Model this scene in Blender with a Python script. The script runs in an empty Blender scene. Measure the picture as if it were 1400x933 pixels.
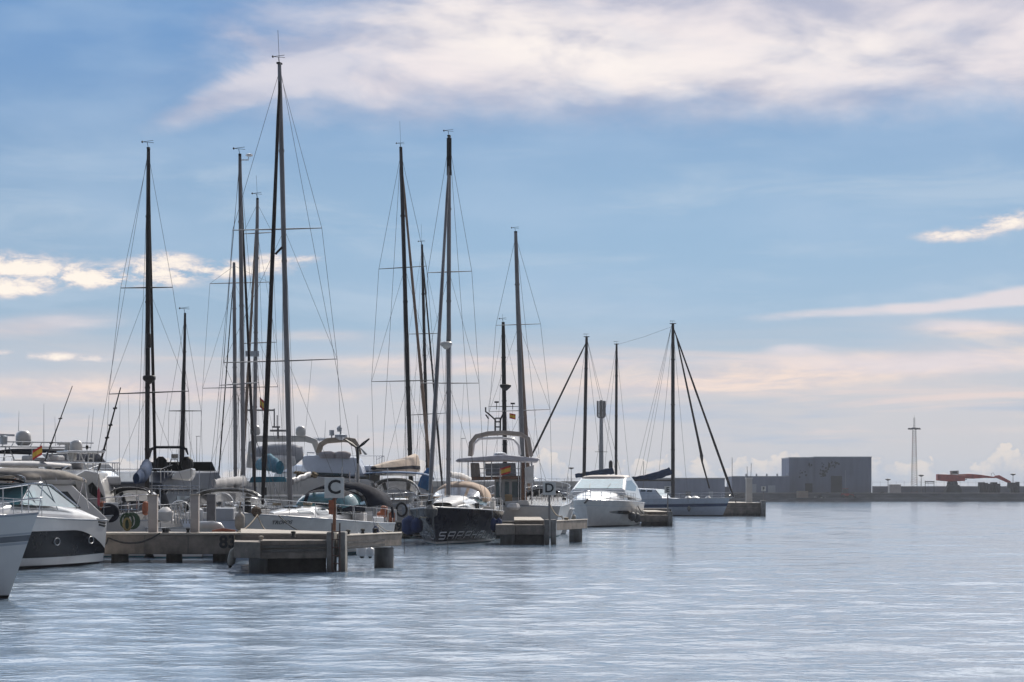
import bpy, bmesh, math, random
from mathutils import Vector, Matrix
random.seed(7)
C = bpy.context.scene.collection
SC = bpy.context.scene
PI = math.pi
R = math.radians

# ---------------------------------------------------------------- camera
F = 3000.0; HX = 700.0; HY = 674.0; CH = 2.5      # focal length and horizon in photo pixels, eye height
cam_d = bpy.data.cameras.new('camera'); cam = bpy.data.objects.new('camera', cam_d); C.objects.link(cam)
cam.location = (0, 0, CH); cam.rotation_euler = (PI/2, 0, 0)
cam_d.sensor_width = 36; cam_d.lens = 36*F/1400.0
cam_d.shift_y = (HY-466.5)/1400.0
cam_d.clip_start = 1; cam_d.clip_end = 12000
SC.camera = cam
SC.render.resolution_x = 1024; SC.render.resolution_y = 682

def P(px, py, d):
    """world point seen at photo pixel px,py at distance d"""
    return Vector(((px-HX)/F*d, d, CH-(py-HY)/F*d))
def X(px, d): return (px-HX)/F*d
def Z(py, d): return CH-(py-HY)/F*d

# ---------------------------------------------------------------- sky, sun, exposure
SUN_EL = 38.0; SUN_AZ = 24.0     # azimuth clockwise from +Y (view direction)
SC.view_settings.view_transform = 'Standard'; SC.view_settings.look = 'None'
SC.view_settings.gamma = 1; SC.view_settings.use_curve_mapping = False
SC.view_settings.exposure = 0.18
world = bpy.data.worlds.new("World"); SC.world = world; world.use_nodes = True
wt = world.node_tree; wt.nodes.clear()
class E:
    """socket wrapper: arithmetic on it makes Math nodes"""
    def __init__(s, k): s.k = k
    def _m(s, op, *a, clamp=False):
        n = wt.nodes.new('ShaderNodeMath'); n.operation = op; n.use_clamp = clamp
        for i, v in enumerate((s,)+a):
            if isinstance(v, E): wt.links.new(v.k, n.inputs[i])
            else: n.inputs[i].default_value = v
        return E(n.outputs[0])
    def __add__(s, o): return s._m('ADD', o)
    __radd__ = __add__
    def __sub__(s, o): return s._m('SUBTRACT', o)
    def __rsub__(s, o): return (s*-1.0)+o
    def __mul__(s, o): return s._m('MULTIPLY', o)
    __rmul__ = __mul__
    def clamp(s): return s._m('ADD', 0.0, clamp=True)
    def mx(s, o): return s._m('MAXIMUM', o)
def smooth(e, a, b):
    n = wt.nodes.new('ShaderNodeMapRange'); n.interpolation_type = 'SMOOTHSTEP'
    wt.links.new(e.k, n.inputs['Value'])
    n.inputs['From Min'].default_value = a; n.inputs['From Max'].default_value = b
    return E(n.outputs[0])
def wvec(x, y, z=0.0):
    n = wt.nodes.new('ShaderNodeCombineXYZ')
    for i, v in enumerate((x, y, z)):
        if isinstance(v, E): wt.links.new(v.k, n.inputs[i])
        else: n.inputs[i].default_value = v
    return n.outputs[0]
def wnoise(x, y, z=0.0, detail=5, rough=.55, dist=0.0, lac=2.0):
    n = wt.nodes.new('ShaderNodeTexNoise'); n.inputs['Scale'].default_value = 1
    n.inputs['Detail'].default_value = detail; n.inputs['Roughness'].default_value = rough
    n.inputs['Distortion'].default_value = dist; n.inputs['Lacunarity'].default_value = lac
    wt.links.new(wvec(x, y, z), n.inputs['Vector'])
    return E(n.outputs['Fac'])
def wmix(fac, a, b):
    n = wt.nodes.new('ShaderNodeMix'); n.data_type = 'RGBA'
    if isinstance(fac, E): wt.links.new(fac.k, n.inputs['Factor'])
    else: n.inputs['Factor'].default_value = fac
    for k, v in ((6, a), (7, b)):
        if isinstance(v, E): wt.links.new(v.k, n.inputs[k])
        else: n.inputs[k].default_value = (*v, 1)
    return E(n.outputs[2])
tc = wt.nodes.new('ShaderNodeTexCoord'); sx = wt.nodes.new('ShaderNodeSeparateXYZ')
wt.links.new(tc.outputs['Generated'], sx.inputs[0])
dx, dy, dz = (E(sx.outputs[i]) for i in range(3))
az = dx._m('ARCTAN2', dy); el = dz._m('ARCSINE')
U = az*30.0+7.0                    # degrees-like units of direction: one unit is 1/30 radian
V = 6.74-el*30.0
sky = wt.nodes.new('ShaderNodeTexSky'); sky.sky_type = 'NISHITA'; sky.sun_disc = False
sky.sun_elevation = R(SUN_EL); sky.sun_rotation = R(SUN_AZ); sky.altitude = 0
sky.air_density = 1.0; sky.dust_density = 0.6; sky.ozone_density = 2.0
S0 = 0.10
def lin(c): return tuple(((v/255/12.92) if v/255 <= .04045 else ((v/255+.055)/1.055)**2.4)/S0 for v in c)
def ell(cx, cy, rx, ry, ang=0.0, w=1.0):
    ca, sa = math.cos(R(ang)), math.sin(R(ang))
    a = (U-cx)*(ca/rx)+(V-cy)*(sa/rx); b = (U-cx)*(-sa/ry)+(V-cy)*(ca/ry)
    r2 = (a*a+b*b)*-1.0
    return E(r2.k)._m('EXPONENT')*w
def esum(*l):
    s = ell(*l[0])
    for q in l[1:]: s = s+ell(*q)
    return s
# clear-air colour, gently shaded from blue overhead to a pale milky horizon
blue = wmix(smooth(V, -3.0, 6.6), lin((76, 124, 178)), lin((152, 174, 194)))
blue = wmix(smooth(V, 3.2, 0.2)*.62, blue, lin((92, 138, 190)))
blue = wmix(ell(9.0, 3.4, 10, 1.8, 0, .6), blue, lin((132, 170, 204)))
base = wmix(0.90, E(sky.outputs[0]), blue)
n_big = wnoise(U*.55, V*1.5, 1.0, 5, .6, .6)
col = base
# faint mottled blue variation
col = wmix(smooth(wnoise(U*.35, V*1.1, 9.0, 4, .5), .42, .75)*.35, col, lin((168, 190, 214)))
# horizon veil, streaky pink-cream
veil_n = wnoise(U*.16, V*1.35, 3.3, 6, .55, .8)
veil = smooth(V+veil_n*2.4, 5.35, 6.8)*smooth(V, 7.4, 5.9).mx(.55)
col = wmix(veil*.72, col, lin((205, 199, 200)))
st = wnoise(U*.22+V*.15, V*3.2, 12.0, 5, .6, .5)
col = wmix(smooth(st, .5, .68)*smooth(V, 4.5, 5.2)*smooth(V, 6.5, 5.6)*.55, col, lin((236, 212, 202)))
col = wmix(smooth(wnoise(U*.25, V*2.2, 20.0, 4), .5, .7)*smooth(V, 5.0, 5.6)*.7, col, lin((158, 178, 202)))
# big cirrus sheet across the top
wU = U+wnoise(U*.5, V*.7, 30., 4, .6)*2.2-1.1; wV = V+wnoise(U*.5, V*.9, 33., 4, .6)*1.1-.55
cz = ((wV-0.35)*(1/1.35))
sheet_hi = smooth(V+wnoise(U*.8, V*1.6, 41., 5, .6)*.75, 2.35, 1.45)          # lower edge near V=1.7
sheet_lo = smooth(U+V*.35+wnoise(U*.45, V*1.2, 44., 6, .62, .6)*4.2, 4.4, 8.8)        # left edge
fil = wnoise((U*.9+V*.55)*.45, (V*1.0-U*.22)*1.7, 50., 6, .55, .35)
sheet = sheet_hi*sheet_lo
sheet = (sheet*(.62+fil*.85)).clamp()
wisp = esum((3.1, 1.45, 1.3, .26, -22, 1.0), (3.9, .75, 1.3, .3, 14, .9), (4.7, 1.3, 1.8, .4, 8, 1.0),
            (3.6, .2, .5, .1, -15, .5), (5.6, .9, 1.2, .3, 10, .6), (5.0, 3.55, .6, .05, 0, .3))
wfil = wnoise((U+V*.6)*1.1, (V-U*.3)*2.6, 60., 6, .6, .4)
sheet = sheet.mx(smooth(wisp*(.25+wfil*1.5), .25, 1.25)*.75)
shade = wnoise(U*.45+V*.5, V*1.3-U*.15, 70., 5, .52, .3)
ccol = wmix(smooth(shade, .36, .66), lin((176, 178, 196)), lin((232, 222, 222)))
ccol = wmix((ell(7.6, .75, 2.6, .5, 12, .9)+ell(11.6, .8, 1.6, .4, 0, .6))*smooth(shade, .3, .6), ccol, lin((250, 240, 232)))
col = wmix((sheet*.93).clamp(), col, ccol)
# broad soft banks
sb = esum((13.3, 4.55, 1.3, .16, 2, .8), (12.6, 5.0, 3.6, .22, -2, 1.0), (9.6, 5.3, 2.5, .15, 0, .7), (6.2, 4.95, 3.0, .16, 0, .7), (.6, 4.5, 1.3, .2, -6, .8), (2.0, 5.35, 3.4, .22, 0, 1.0), (4.5, 4.6, 1.2, .13, 0, .55), (13.2, 5.9, 2.0, .1, 0, .4))
sn = wnoise(U*.6, V*2.6, 95., 7, .6, .4)
col = wmix(smooth(sb*(.3+sn*1.5), .2, 1.1)*.85, col, wmix(smooth(sn, .4, .62), lin((206, 196, 200)), lin((240, 218, 204))))
wv = wnoise(U*.3+V*.2, V*1.6-U*.05, 99., 7, .6, .5)
col = wmix(smooth(wv, .46, .72)*smooth(V, 1.6, 2.6)*smooth(V, 5.2, 4.0)*.55, col, lin((176, 194, 212)))
# cumulus streak on the left, bright cores
pn = wnoise(U*1.9, V*4.6, 80., 8, .64, .25)*.75+wnoise(U*.9, V*2.2, 85., 3, .5)*.25
puffs = esum((.35, 3.75, .8, .2, 0, 1.1), (1.3, 3.88, .6, .13, 0, 1.0), (2.15, 3.80, .7, .17, 0, 1.15), (3.3, 3.7, .7, .12, 0, .95), (3.95, 3.55, .5, .07, 0, .6),
             (.2, 4.05, .6, .12, 0, .9), (2.3, 3.55, .35, .08, 0, .7), (.3, 4.9, .9, .07, 0, .7), (1.3, 4.95, .5, .05, 0, .55),
             (13.6, 3.15, .6, .16, -8, .72), (12.8, 3.30, .4, .1, 0, .66))
pm = smooth(puffs*(pn*6.0-2.1), .15, .80)
pc = wmix(smooth(puffs*(pn*6.0-2.1), .35, 1.2), lin((214, 206, 208)), lin((252, 240, 226)))
col = wmix(pm*.92, col, pc)
# thin trails low on the right
rt = esum((12.2, 4.27, 2.4, .10, -3, .9), (13.2, 4.52, .9, .11, 2, .8), (10.9, 4.78, .5, .08, 0, .6), (13.8, 4.1, .9, .14, -6, .8), (12.6, 5.0, 2.5, .22, 0, .75),
          (6.3, 4.95, 4., .15, 0, .55), (1.0, 4.45, 1.2, .14, 0, .6), (4.0, 4.65, .8, .12, 0, .4))
rn = wnoise(U*.9, V*4.0, 90., 6, .6, .5)
col = wmix(smooth(rt*(.4+rn*1.3), .3, 1.0)*.85, col, lin((222, 212, 214)))
# cumulus bank standing on the horizon
hn = wnoise(U*.9, 5.0, 3.0, 4, .6); bn = wnoise(U*2.6, V*3.4, 21., 6, .58, .2)
top = V-6.62+(hn-.5)*1.5*1.0+(bn-.5)*.75            # >0 inside the bank
bank = smooth(top, -.34, -.22)
edge = smooth(top, -.30, -.24)*smooth(top, .12, -.16)
bcol = wmix(edge*smooth(bn, .35, .62), lin((168, 178, 194)), lin((236, 222, 208)))
bcol = wmix(smooth(V, 6.45, 6.8)*.6, bcol, lin((198, 200, 204)))
col = wmix(bank*.62, col, bcol)
# out-of-frame dome: bright veil added to light the water, darkened behind to shade hulls
upv = smooth(V, .1, -2.0)*(.55+smooth(wnoise(U*.12, V*.22, 7., 5, .6, .5), .40, .64)*.45)*smooth(dy, .15, .75)
col = wmix(upv, col, lin((372, 378, 386)))
col = wmix(smooth(dy, .25, -.5)*.9, col, lin((98, 104, 116)))
bg = wt.nodes.new('ShaderNodeBackground'); bg.inputs['Strength'].default_value = S0
wo = wt.nodes.new('ShaderNodeOutputWorld')
wt.links.new(col.k, bg.inputs['Color']); wt.links.new(bg.outputs[0], wo.inputs['Surface'])
world.cycles.sampling_method = 'MANUAL'; world.cycles.sample_map_resolution = 512

sun_d = bpy.data.lights.new('sun', 'SUN'); sun = bpy.data.objects.new('sun', sun_d); C.objects.link(sun)
sun_d.energy = 3.6; sun_d.angle = R(0.6); sun_d.color = (1.0, .93, .83)
sv = Vector((math.sin(R(SUN_AZ))*math.cos(R(SUN_EL)), math.cos(R(SUN_AZ))*math.cos(R(SUN_EL)), math.sin(R(SUN_EL))))
sun.rotation_euler = sv.to_track_quat('Z', 'Y').to_euler()

# ---------------------------------------------------------------- materials
MATS = {}
def mat(name, c, rough=.5, metal=0.0, var=.12, vscale=3.0, bump=0.0, bscale=20.0, c2=None, coat=0.0, stretch=(1, 1, 1), trans=0.0, spec=.5):
    """procedural surface: base colour broken up by two noises, roughness variation, optional bump"""
    if name in MATS: return MATS[name]
    m = bpy.data.materials.new(name); m.use_nodes = True; nt = m.node_tree; b = nt.nodes['Principled BSDF']
    t = nt.nodes.new('ShaderNodeTexCoord'); mp = nt.nodes.new('ShaderNodeMapping'); mp.inputs['Scale'].default_value = stretch
    nt.links.new(t.outputs['Object'], mp.inputs['Vector'])
    n = nt.nodes.new('ShaderNodeTexNoise'); n.inputs['Scale'].default_value = vscale; n.inputs['Detail'].default_value = 6; n.inputs['Roughness'].default_value = .65
    nt.links.new(mp.outputs[0], n.inputs['Vector'])
    rp = nt.nodes.new('ShaderNodeMapRange'); rp.inputs['From Min'].default_value = .35; rp.inputs['From Max'].default_value = .68
    nt.links.new(n.outputs['Fac'], rp.inputs['Value'])
    mx = nt.nodes.new('ShaderNodeMix'); mx.data_type = 'RGBA'
    c2 = c2 or tuple(v*(1-var*2) for v in c)
    mx.inputs[6].default_value = (*c, 1); mx.inputs[7].default_value = (*c2, 1)
    nt.links.new(rp.outputs[0], mx.inputs['Factor']); nt.links.new(mx.outputs[2], b.inputs['Base Color'])
    r2 = nt.nodes.new('ShaderNodeMapRange'); r2.inputs['To Min'].default_value = max(.02, rough*.85); r2.inputs['To Max'].default_value = min(1, rough*1.25)
    nt.links.new(n.outputs['Fac'], r2.inputs['Value']); nt.links.new(r2.outputs[0], b.inputs['Roughness'])
    b.inputs['Metallic'].default_value = metal; b.inputs['Coat Weight'].default_value = coat
    b.inputs['Specular IOR Level'].default_value = spec
    if trans: b.inputs['Transmission Weight'].default_value = trans
    if bump:
        nb = nt.nodes.new('ShaderNodeTexNoise'); nb.inputs['Scale'].default_value = bscale; nb.inputs['Detail'].default_value = 5
        nt.links.new(mp.outputs[0], nb.inputs['Vector'])
        bp = nt.nodes.new('ShaderNodeBump'); bp.inputs['Strength'].default_value = bump; bp.inputs['Distance'].default_value = .05
        nt.links.new(nb.outputs['Fac'], bp.inputs['Height']); nt.links.new(bp.outputs[0], b.inputs['Normal'])
    MATS[name] = m
    return m

# ---------------------------------------------------------------- mesh builder
class MB:
    def __init__(s): s.v = []; s.f = []; s.m = []
    def add(s, vs, fs, mi=0):
        o = len(s.v); s.v += [tuple(q) for q in vs]; s.f += [tuple(o+i for i in f) for f in fs]
        s.m += (mi if isinstance(mi, list) else [mi]*len(fs)); return s
    def box(s, c, d, rot=0.0, mi=0, M=None):
        hx, hy, hz = d[0]/2, d[1]/2, d[2]/2
        vs = [Vector((x, y, z)) for z in (-hz, hz) for y in (-hy, hy) for x in (-hx, hx)]
        rm = M if M is not None else Matrix.Rotation(rot, 3, 'Z')
        vs = [rm@q+Vector(c) for q in vs]
        return s.add(vs, [(0, 2, 3, 1), (4, 5, 7, 6), (0, 1, 5, 4), (2, 6, 7, 3), (0, 4, 6, 2), (1, 3, 7, 5)], mi)
    def box2(s, a, b, mi=0):
        return s.box([(a[i]+b[i])/2 for i in range(3)], [abs(b[i]-a[i]) for i in range(3)], mi=mi)
    def tube(s, pts, r, n=8, mi=0, cap=True, flat=1.0, up=None):
        pts = [Vector(p) for p in pts]; k = len(pts)
        rs = r if isinstance(r, (list, tuple)) else [r]*k
        vs = []; fs = []; prev = None
        for i, p in enumerate(pts):
            t = (pts[min(i+1, k-1)]-pts[max(i-1, 0)])
            if t.length < 1e-9: t = Vector((0, 0, 1))
            t.normalize()
            if prev is None:
                u = Vector(up) if up else (Vector((1, 0, 0)) if abs(t.x) < .8 else Vector((0, 1, 0)))
            else: u = prev
            u = (u-t*u.dot(t))
            if u.length < 1e-6: u = t.orthogonal()
            u.normalize(); w = t.cross(u); prev = u
            for j in range(n):
                a = 2*PI*(j+.5)/n
                vs.append(p+u*math.cos(a)*rs[i]+w*math.sin(a)*rs[i]*flat)
        for i in range(k-1):
            for j in range(n):
                a, b = i*n+j, i*n+(j+1) % n
                fs.append((a, b, b+n, a+n))
        if cap: fs += [tuple(range(n))[::-1], tuple((k-1)*n+j for j in range(n))]
        return s.add(vs, fs, mi)
    def lathe(s, c, prof, n=16, mi=0, axis=None):
        M = Vector((0, 0, 1)).rotation_difference(Vector(axis)).to_matrix() if axis is not None else Matrix.Identity(3)
        vs = []; fs = []
        for r, z in prof:
            for j in range(n):
                a = 2*PI*j/n; vs.append(M@Vector((math.cos(a)*r, math.sin(a)*r, z))+Vector(c))
        for i in range(len(prof)-1):
            for j in range(n):
                a, b = i*n+j, i*n+(j+1) % n
                fs.append((a, b, b+n, a+n))
        fs += [tuple(range(n))[::-1], tuple((len(prof)-1)*n+j for j in range(n))]
        return s.add(vs, fs, mi)
    def prism(s, poly, w0, wf=None, mi=0, cap=True):
        """side profile (x,z) extruded to y=+-wf(z)"""
        wf = wf or (lambda x, z: w0); n = len(poly)
        vs = [(x, -wf(x, z), z) for x, z in poly]+[(x, wf(x, z), z) for x, z in poly]
        fs = [tuple(range(n)), tuple(range(n, 2*n))[::-1]]+[(i, i+n, (i+1) % n+n, (i+1) % n) for i in range(n)]
        return s.add(vs, fs, mi)
    def extr(s, poly, off, mi=0):
        """closed planar polygon extruded by a vector"""
        n = len(poly); off = Vector(off)
        vs = [Vector(p) for p in poly]+[Vector(p)+off for p in poly]
        return s.add(vs, [tuple(range(n))[::-1], tuple(range(n, 2*n))]+[(i, (i+1) % n, (i+1) % n+n, i+n) for i in range(n)], mi)
    def grid(s, rows, mi=0, closed=False):
        k = len(rows[0]); vs = [p for r in rows for p in r]; fs = []; ms = []
        for i in range(len(rows)-1):
            for j in range(k if closed else k-1):
                a, b = i*k+j, i*k+(j+1) % k
                fs.append((a, b, b+k, a+k)); ms.append(mi(i, j) if callable(mi) else mi)
        return s.add(vs, fs, ms)
    def loft(s, rings, mi=0, cap=True):
        s.grid(rings, mi, closed=True)
        if cap:
            k = len(rings[0]); o = len(s.v)-k*len(rings)
            s.f += [tuple(o+j for j in range(k))[::-1], tuple(o+(len(rings)-1)*k+j for j in range(k))]; s.m += [mi(0, 0) if callable(mi) else mi]*2
        return s
    def build(s, name, mats, parent=None, smooth=None, bevel=0.0, fix=True):
        me = bpy.data.meshes.new(name); me.from_pydata(s.v, [], s.f)
        if not isinstance(mats, (list, tuple)): mats = [mats]
        for m in mats: me.materials.append(m)
        me.polygons.foreach_set('material_index', s.m)
        if fix:
            bm = bmesh.new(); bm.from_mesh(me)
            bmesh.ops.remove_doubles(bm, verts=bm.verts, dist=1e-5)
            bmesh.ops.recalc_face_normals(bm, faces=bm.faces); bm.to_mesh(me); bm.free()
        me.update()
        if smooth:
            me.shade_smooth(); me.set_sharp_from_angle(angle=R(smooth))
        o = bpy.data.objects.new(name, me); C.objects.link(o)
        if parent is not None: o.parent = parent
        if bevel:
            b = o.modifiers.new('bevel', 'BEVEL'); b.width = bevel; b.segments = 2; b.limit_method = 'ANGLE'
        return o
def thing(name, label, cat, loc=(0, 0, 0), rz=0.0, group=None):
    o = bpy.data.objects.new(name, None); C.objects.link(o); o.location = loc; o.rotation_euler = (0, 0, rz)
    o.empty_display_size = .5
    o['label'] = label; o['category'] = cat
    if group: o['group'] = group
    return o
def tag(o, label, cat, group=None):
    o['label'] = label; o['category'] = cat
    if group: o['group'] = group
    return o
def text_mesh(s, size, bold=.012, extrude=.004):
    cu = bpy.data.curves.new('lettering', 'FONT'); cu.body = s; cu.size = size; cu.offset = bold; cu.extrude = extrude
    cu.align_x = 'CENTER'; cu.align_y = 'CENTER'; cu.resolution_u = 3
    o = bpy.data.objects.new('lettering', cu); C.objects.link(o)
    bpy.context.view_layer.update()
    me = bpy.data.meshes.new_from_object(o.evaluated_get(bpy.context.evaluated_depsgraph_get()))
    bpy.data.objects.remove(o); bpy.data.curves.remove(cu)
    return me
def put_text(s, size, m, parent, loc, rot, name='lettering', bold=.012, extrude=.004, sx=1.0):
    me = text_mesh(s, size, bold, extrude); me.materials.clear(); me.materials.append(m)
    o = bpy.data.objects.new(name, me); C.objects.link(o); o.parent = parent
    o.location = loc; o.rotation_euler = rot; o.scale = (sx, 1, 1)
    return o

# ---------------------------------------------------------------- water
WR = .085; WS = .07       # micro roughness, rms slope
wm = bpy.data.materials.new('sea_water'); wm.use_nodes = True; nt = wm.node_tree; b = nt.nodes['Principled BSDF']
b.inputs['Base Color'].default_value = (.15, .205, .27, 1); b.inputs['Roughness'].default_value = .06; b.inputs['IOR'].default_value = 1.34
g = nt.nodes.new('ShaderNodeNewGeometry')
def bumpn(prev, sx_, sy_, scale, dist, strength, detail=3, rough=.5, distort=0.0, seed=0):
    mp = nt.nodes.new('ShaderNodeMapping'); mp.inputs['Scale'].default_value = (sx_, sy_, 1); mp.inputs['Location'].default_value = (seed, seed*.7, seed)
    nt.links.new(g.outputs['Position'], mp.inputs['Vector'])
    n = nt.nodes.new('ShaderNodeTexNoise'); n.inputs['Scale'].default_value = scale; n.inputs['Detail'].default_value = detail
    n.inputs['Roughness'].default_value = rough; n.inputs['Distortion'].default_value = distort
    nt.links.new(mp.outputs[0], n.inputs['Vector'])
    bp = nt.nodes.new('ShaderNodeBump'); bp.inputs['Distance'].default_value = dist; bp.inputs['Strength'].default_value = strength
    nt.links.new(n.outputs['Fac'], bp.inputs['Height'])
    if prev is not None: nt.links.new(prev.outputs[0], bp.inputs['Normal'])
    return bp
bp = bumpn(None, .6, 1.0, 5.0, .03, 1.0, 4, seed=5)
nt.links.new(bp.outputs[0], b.inputs['Normal'])
b.inputs['Roughness'].default_value = WR
import numpy as np
rng = np.random.default_rng(5)
ys = [14.0]
while ys[-1] < 660: ys.append(ys[-1]+min(1.6, max(.13, .13+(ys[-1]-55)*.0032)))
ys = np.array(ys); NU = 520; us = np.linspace(-1, 1, NU)
Yg, Ug = np.meshgrid(ys, us, indexing='ij'); half = 14+.36*Yg; Xg = Ug*half
Zg = np.zeros_like(Xg); sp = np.maximum(half*2/NU, np.interp(Yg, ys[:-1], np.diff(ys)))
env = .75+.45*np.sin(Xg*.05+1.3*np.sin(Yg*.021))*np.sin(Yg*.043+.6*np.sin(Xg*.037))
for k in range(64):
    lam = .40*(11.0**(k/63.0)); th = rng.normal(0, .38)+PI/2; kx, ky = math.cos(th)*2*PI/lam, math.sin(th)*2*PI/lam
    amp = WS/math.sqrt(64)*1.414*lam/(2*PI)*(1.2 if lam < 1.5 else .85)
    f = np.clip(lam/(2.2*sp)-1, 0, 1)
    ph = kx*Xg+ky*Yg+rng.uniform(0, 2*PI)+.5*np.sin(Xg*.21+Yg*.13+k)
    Zg += amp*f*np.sin(ph)*(env if lam < 2.5 else 1)
Zg *= np.clip((1-np.abs(Ug))*12, 0, 1)
nv = Xg.size; co = np.stack([Xg.ravel(), Yg.ravel(), Zg.ravel()], 1)
ext = np.array([(-3000, -200, -.12), (3000, -200, -.12), (3000, 3000, -.12), (-3000, 3000, -.12)])
co = np.concatenate([co, ext]); nr = len(ys)
idx = (np.arange(nr-1)[:, None]*NU+np.arange(NU-1)[None, :]).ravel()
fc = np.stack([idx, idx+1, idx+NU+1, idx+NU], 1); fc = np.concatenate([fc, [[nv, nv+1, nv+2, nv+3]]])
me = bpy.data.meshes.new('water'); me.vertices.add(len(co)); me.vertices.foreach_set('co', co.astype(np.float32).ravel())
me.loops.add(fc.size); me.loops.foreach_set('vertex_index', fc.astype(np.int32).ravel())
me.polygons.add(len(fc)); me.polygons.foreach_set('loop_start', np.arange(0, fc.size, 4, dtype=np.int32)); me.polygons.foreach_set('loop_total', np.full(len(fc), 4, dtype=np.int32))
me.polygons.foreach_set('use_smooth', np.ones(len(fc), dtype=bool)); me.update(calc_edges=True); me.materials.append(wm)
wo_ = bpy.data.objects.new('water', me); C.objects.link(wo_); wo_['kind'] = 'structure'
# ---------------------------------------------------------------- shared materials
conc = mat('concrete', (.27, .228, .19), .85, var=.25, vscale=1.6, bump=.35, bscale=9)  # base colour darkened to hold the shade on the pier faces
concd = mat('dark_concrete', (.11, .10, .09), .6, var=.3, vscale=2.0, bump=.4, bscale=8)  # darker concrete for grooves, joints and the blocks below the ledges
conc_top = mat('lit_tone_concrete', (.42, .37, .31), .85, var=.15, vscale=2.2, bump=.2, bscale=14)  # same concrete painted paler for the lit tops of the piers
gel = mat('white_gelcoat', (.64, .63, .615), .2, var=.05, vscale=1.2, coat=.4)
gel_old = mat('aged_gelcoat', (.50, .485, .465), .35, var=.1, vscale=1.5, coat=.2)
gel_grey = mat('grey_gelcoat', (.36, .38, .41), .3, var=.07, vscale=1.5, coat=.3)
gel_blue = mat('pale_blue_gelcoat', (.50, .56, .66), .3, var=.06, vscale=1.5, coat=.3)
navy = mat('navy_gelcoat', (.018, .022, .038), .12, var=.2, vscale=1.2, coat=.8)
blackp = mat('black_plastic', (.012, .012, .014), .5, var=.2, spec=.2)
rub = mat('rubber', (.025, .025, .025), .8, var=.3, bump=.3)
alu = mat('mast_alloy', (.30, .29, .29), .42, metal=.35, var=.2, vscale=.8, stretch=(1, 1, .3))
alud = mat('dark_mast_alloy', (.022, .019, .02), .5, spec=.25, var=.3, vscale=.7, stretch=(1, 1, .3))
alug = mat('grey_mast_alloy', (.25, .24, .245), .42, metal=.3, var=.3, vscale=.7, stretch=(1, 1, .3))
steel = mat('stainless_steel', (.55, .55, .56), .22, metal=.9, var=.1)
wire = mat('wire_rope', (.10, .10, .11), .5, metal=.5, var=.1)
sailc = mat('furled_sailcloth', (.23, .16, .12), .8, var=.2, vscale=2, bump=.4, bscale=6, stretch=(1, 1, .4))
saild = mat('dark_furled_sail', (.03, .025, .026), .8, spec=.15, var=.25, vscale=2, bump=.4, bscale=6)
cnavy = mat('navy_canvas', (.008, .010, .022), .85, spec=.12, var=.25, vscale=2.5, bump=.4, bscale=5)
cblue = mat('bright_blue_canvas', (.02, .13, .33), .8, var=.2, vscale=2.5, bump=.5, bscale=4)
cdeep = mat('deep_blue_canvas', (.015, .04, .10), .85, spec=.12, var=.25, vscale=1.5, bump=.5, bscale=3)
ctan = mat('tan_canvas', (.42, .31, .23), .85, var=.15, vscale=2.5, bump=.4, bscale=5)
ctaupe = mat('taupe_canvas', (.20, .175, .15), .85, var=.2, vscale=2.5, bump=.4, bscale=5)
cwhite = mat('white_canvas', (.62, .60, .58), .8, var=.12, vscale=2.5, bump=.4, bscale=5)
glassd = mat('dark_glass', (.02, .025, .03), .06, var=.1, coat=.5)
glasst = mat('tinted_teal_glass', (.10, .24, .27), .08, var=.3, vscale=1.2, coat=.6)
vinyl = mat('clear_vinyl_panel', (.36, .36, .39), .16, var=.25, vscale=1.4, bump=.5, bscale=2.5, coat=.6)
teak = mat('weathered_teak', (.27, .17, .10), .65, var=.25, vscale=3, stretch=(.3, 3, 3))
wood = mat('varnished_wood', (.20, .09, .045), .35, var=.25, vscale=4, stretch=(.4, 2, 2))
ropem = mat('rope_fibre', (.33, .27, .19), .9, var=.3, vscale=8)
roped = mat('dark_rope_fibre', (.05, .045, .04), .9, var=.3, vscale=8)
redp = mat('red_paint', (.48, .045, .03), .55, var=.25, vscale=1)
orangep = mat('orange_paint', (.42, .13, .06), .6, var=.25)
yellowc = mat('yellow_cloth', (.65, .42, .05), .8, var=.1)
redc = mat('red_cloth', (.50, .04, .03), .8, var=.1)
greenp = mat('green_rubber', (.05, .18, .07), .7, var=.2)
antif = mat('antifouling_teal', (.04, .16, .19), .7, var=.3)
signw = mat('sign_white', (.66, .65, .62), .55, var=.1, vscale=3)
letb = mat('black_lettering', (.015, .015, .018), .6, var=.1)
letg = mat('silver_lettering', (.52, .53, .56), .35, var=.1)
clad = mat('grey_cladding', (.20, .225, .30), .7, spec=.2, var=.14, vscale=.35, stretch=(1.6, 1.6, .18), bump=.1, bscale=2)  # pale blue of distant haze mixed into the cladding colour
wallg = mat('harbour_wall_grey', (.17, .175, .21), .85, var=.2, vscale=.25, bump=.3, bscale=1.2, stretch=(.5, 1, 1.5))
quaym = mat('quay_stone', (.15, .155, .165), .85, var=.3, vscale=.4, bump=.5, bscale=1.0, stretch=(.5, 1, 2))
walls = mat('pale_coping', (.40, .38, .35), .8, var=.1, vscale=.5)  # coping paler than the walls it caps
pad = mat('grey_foredeck', (.45, .45, .46), .6, var=.12)

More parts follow.
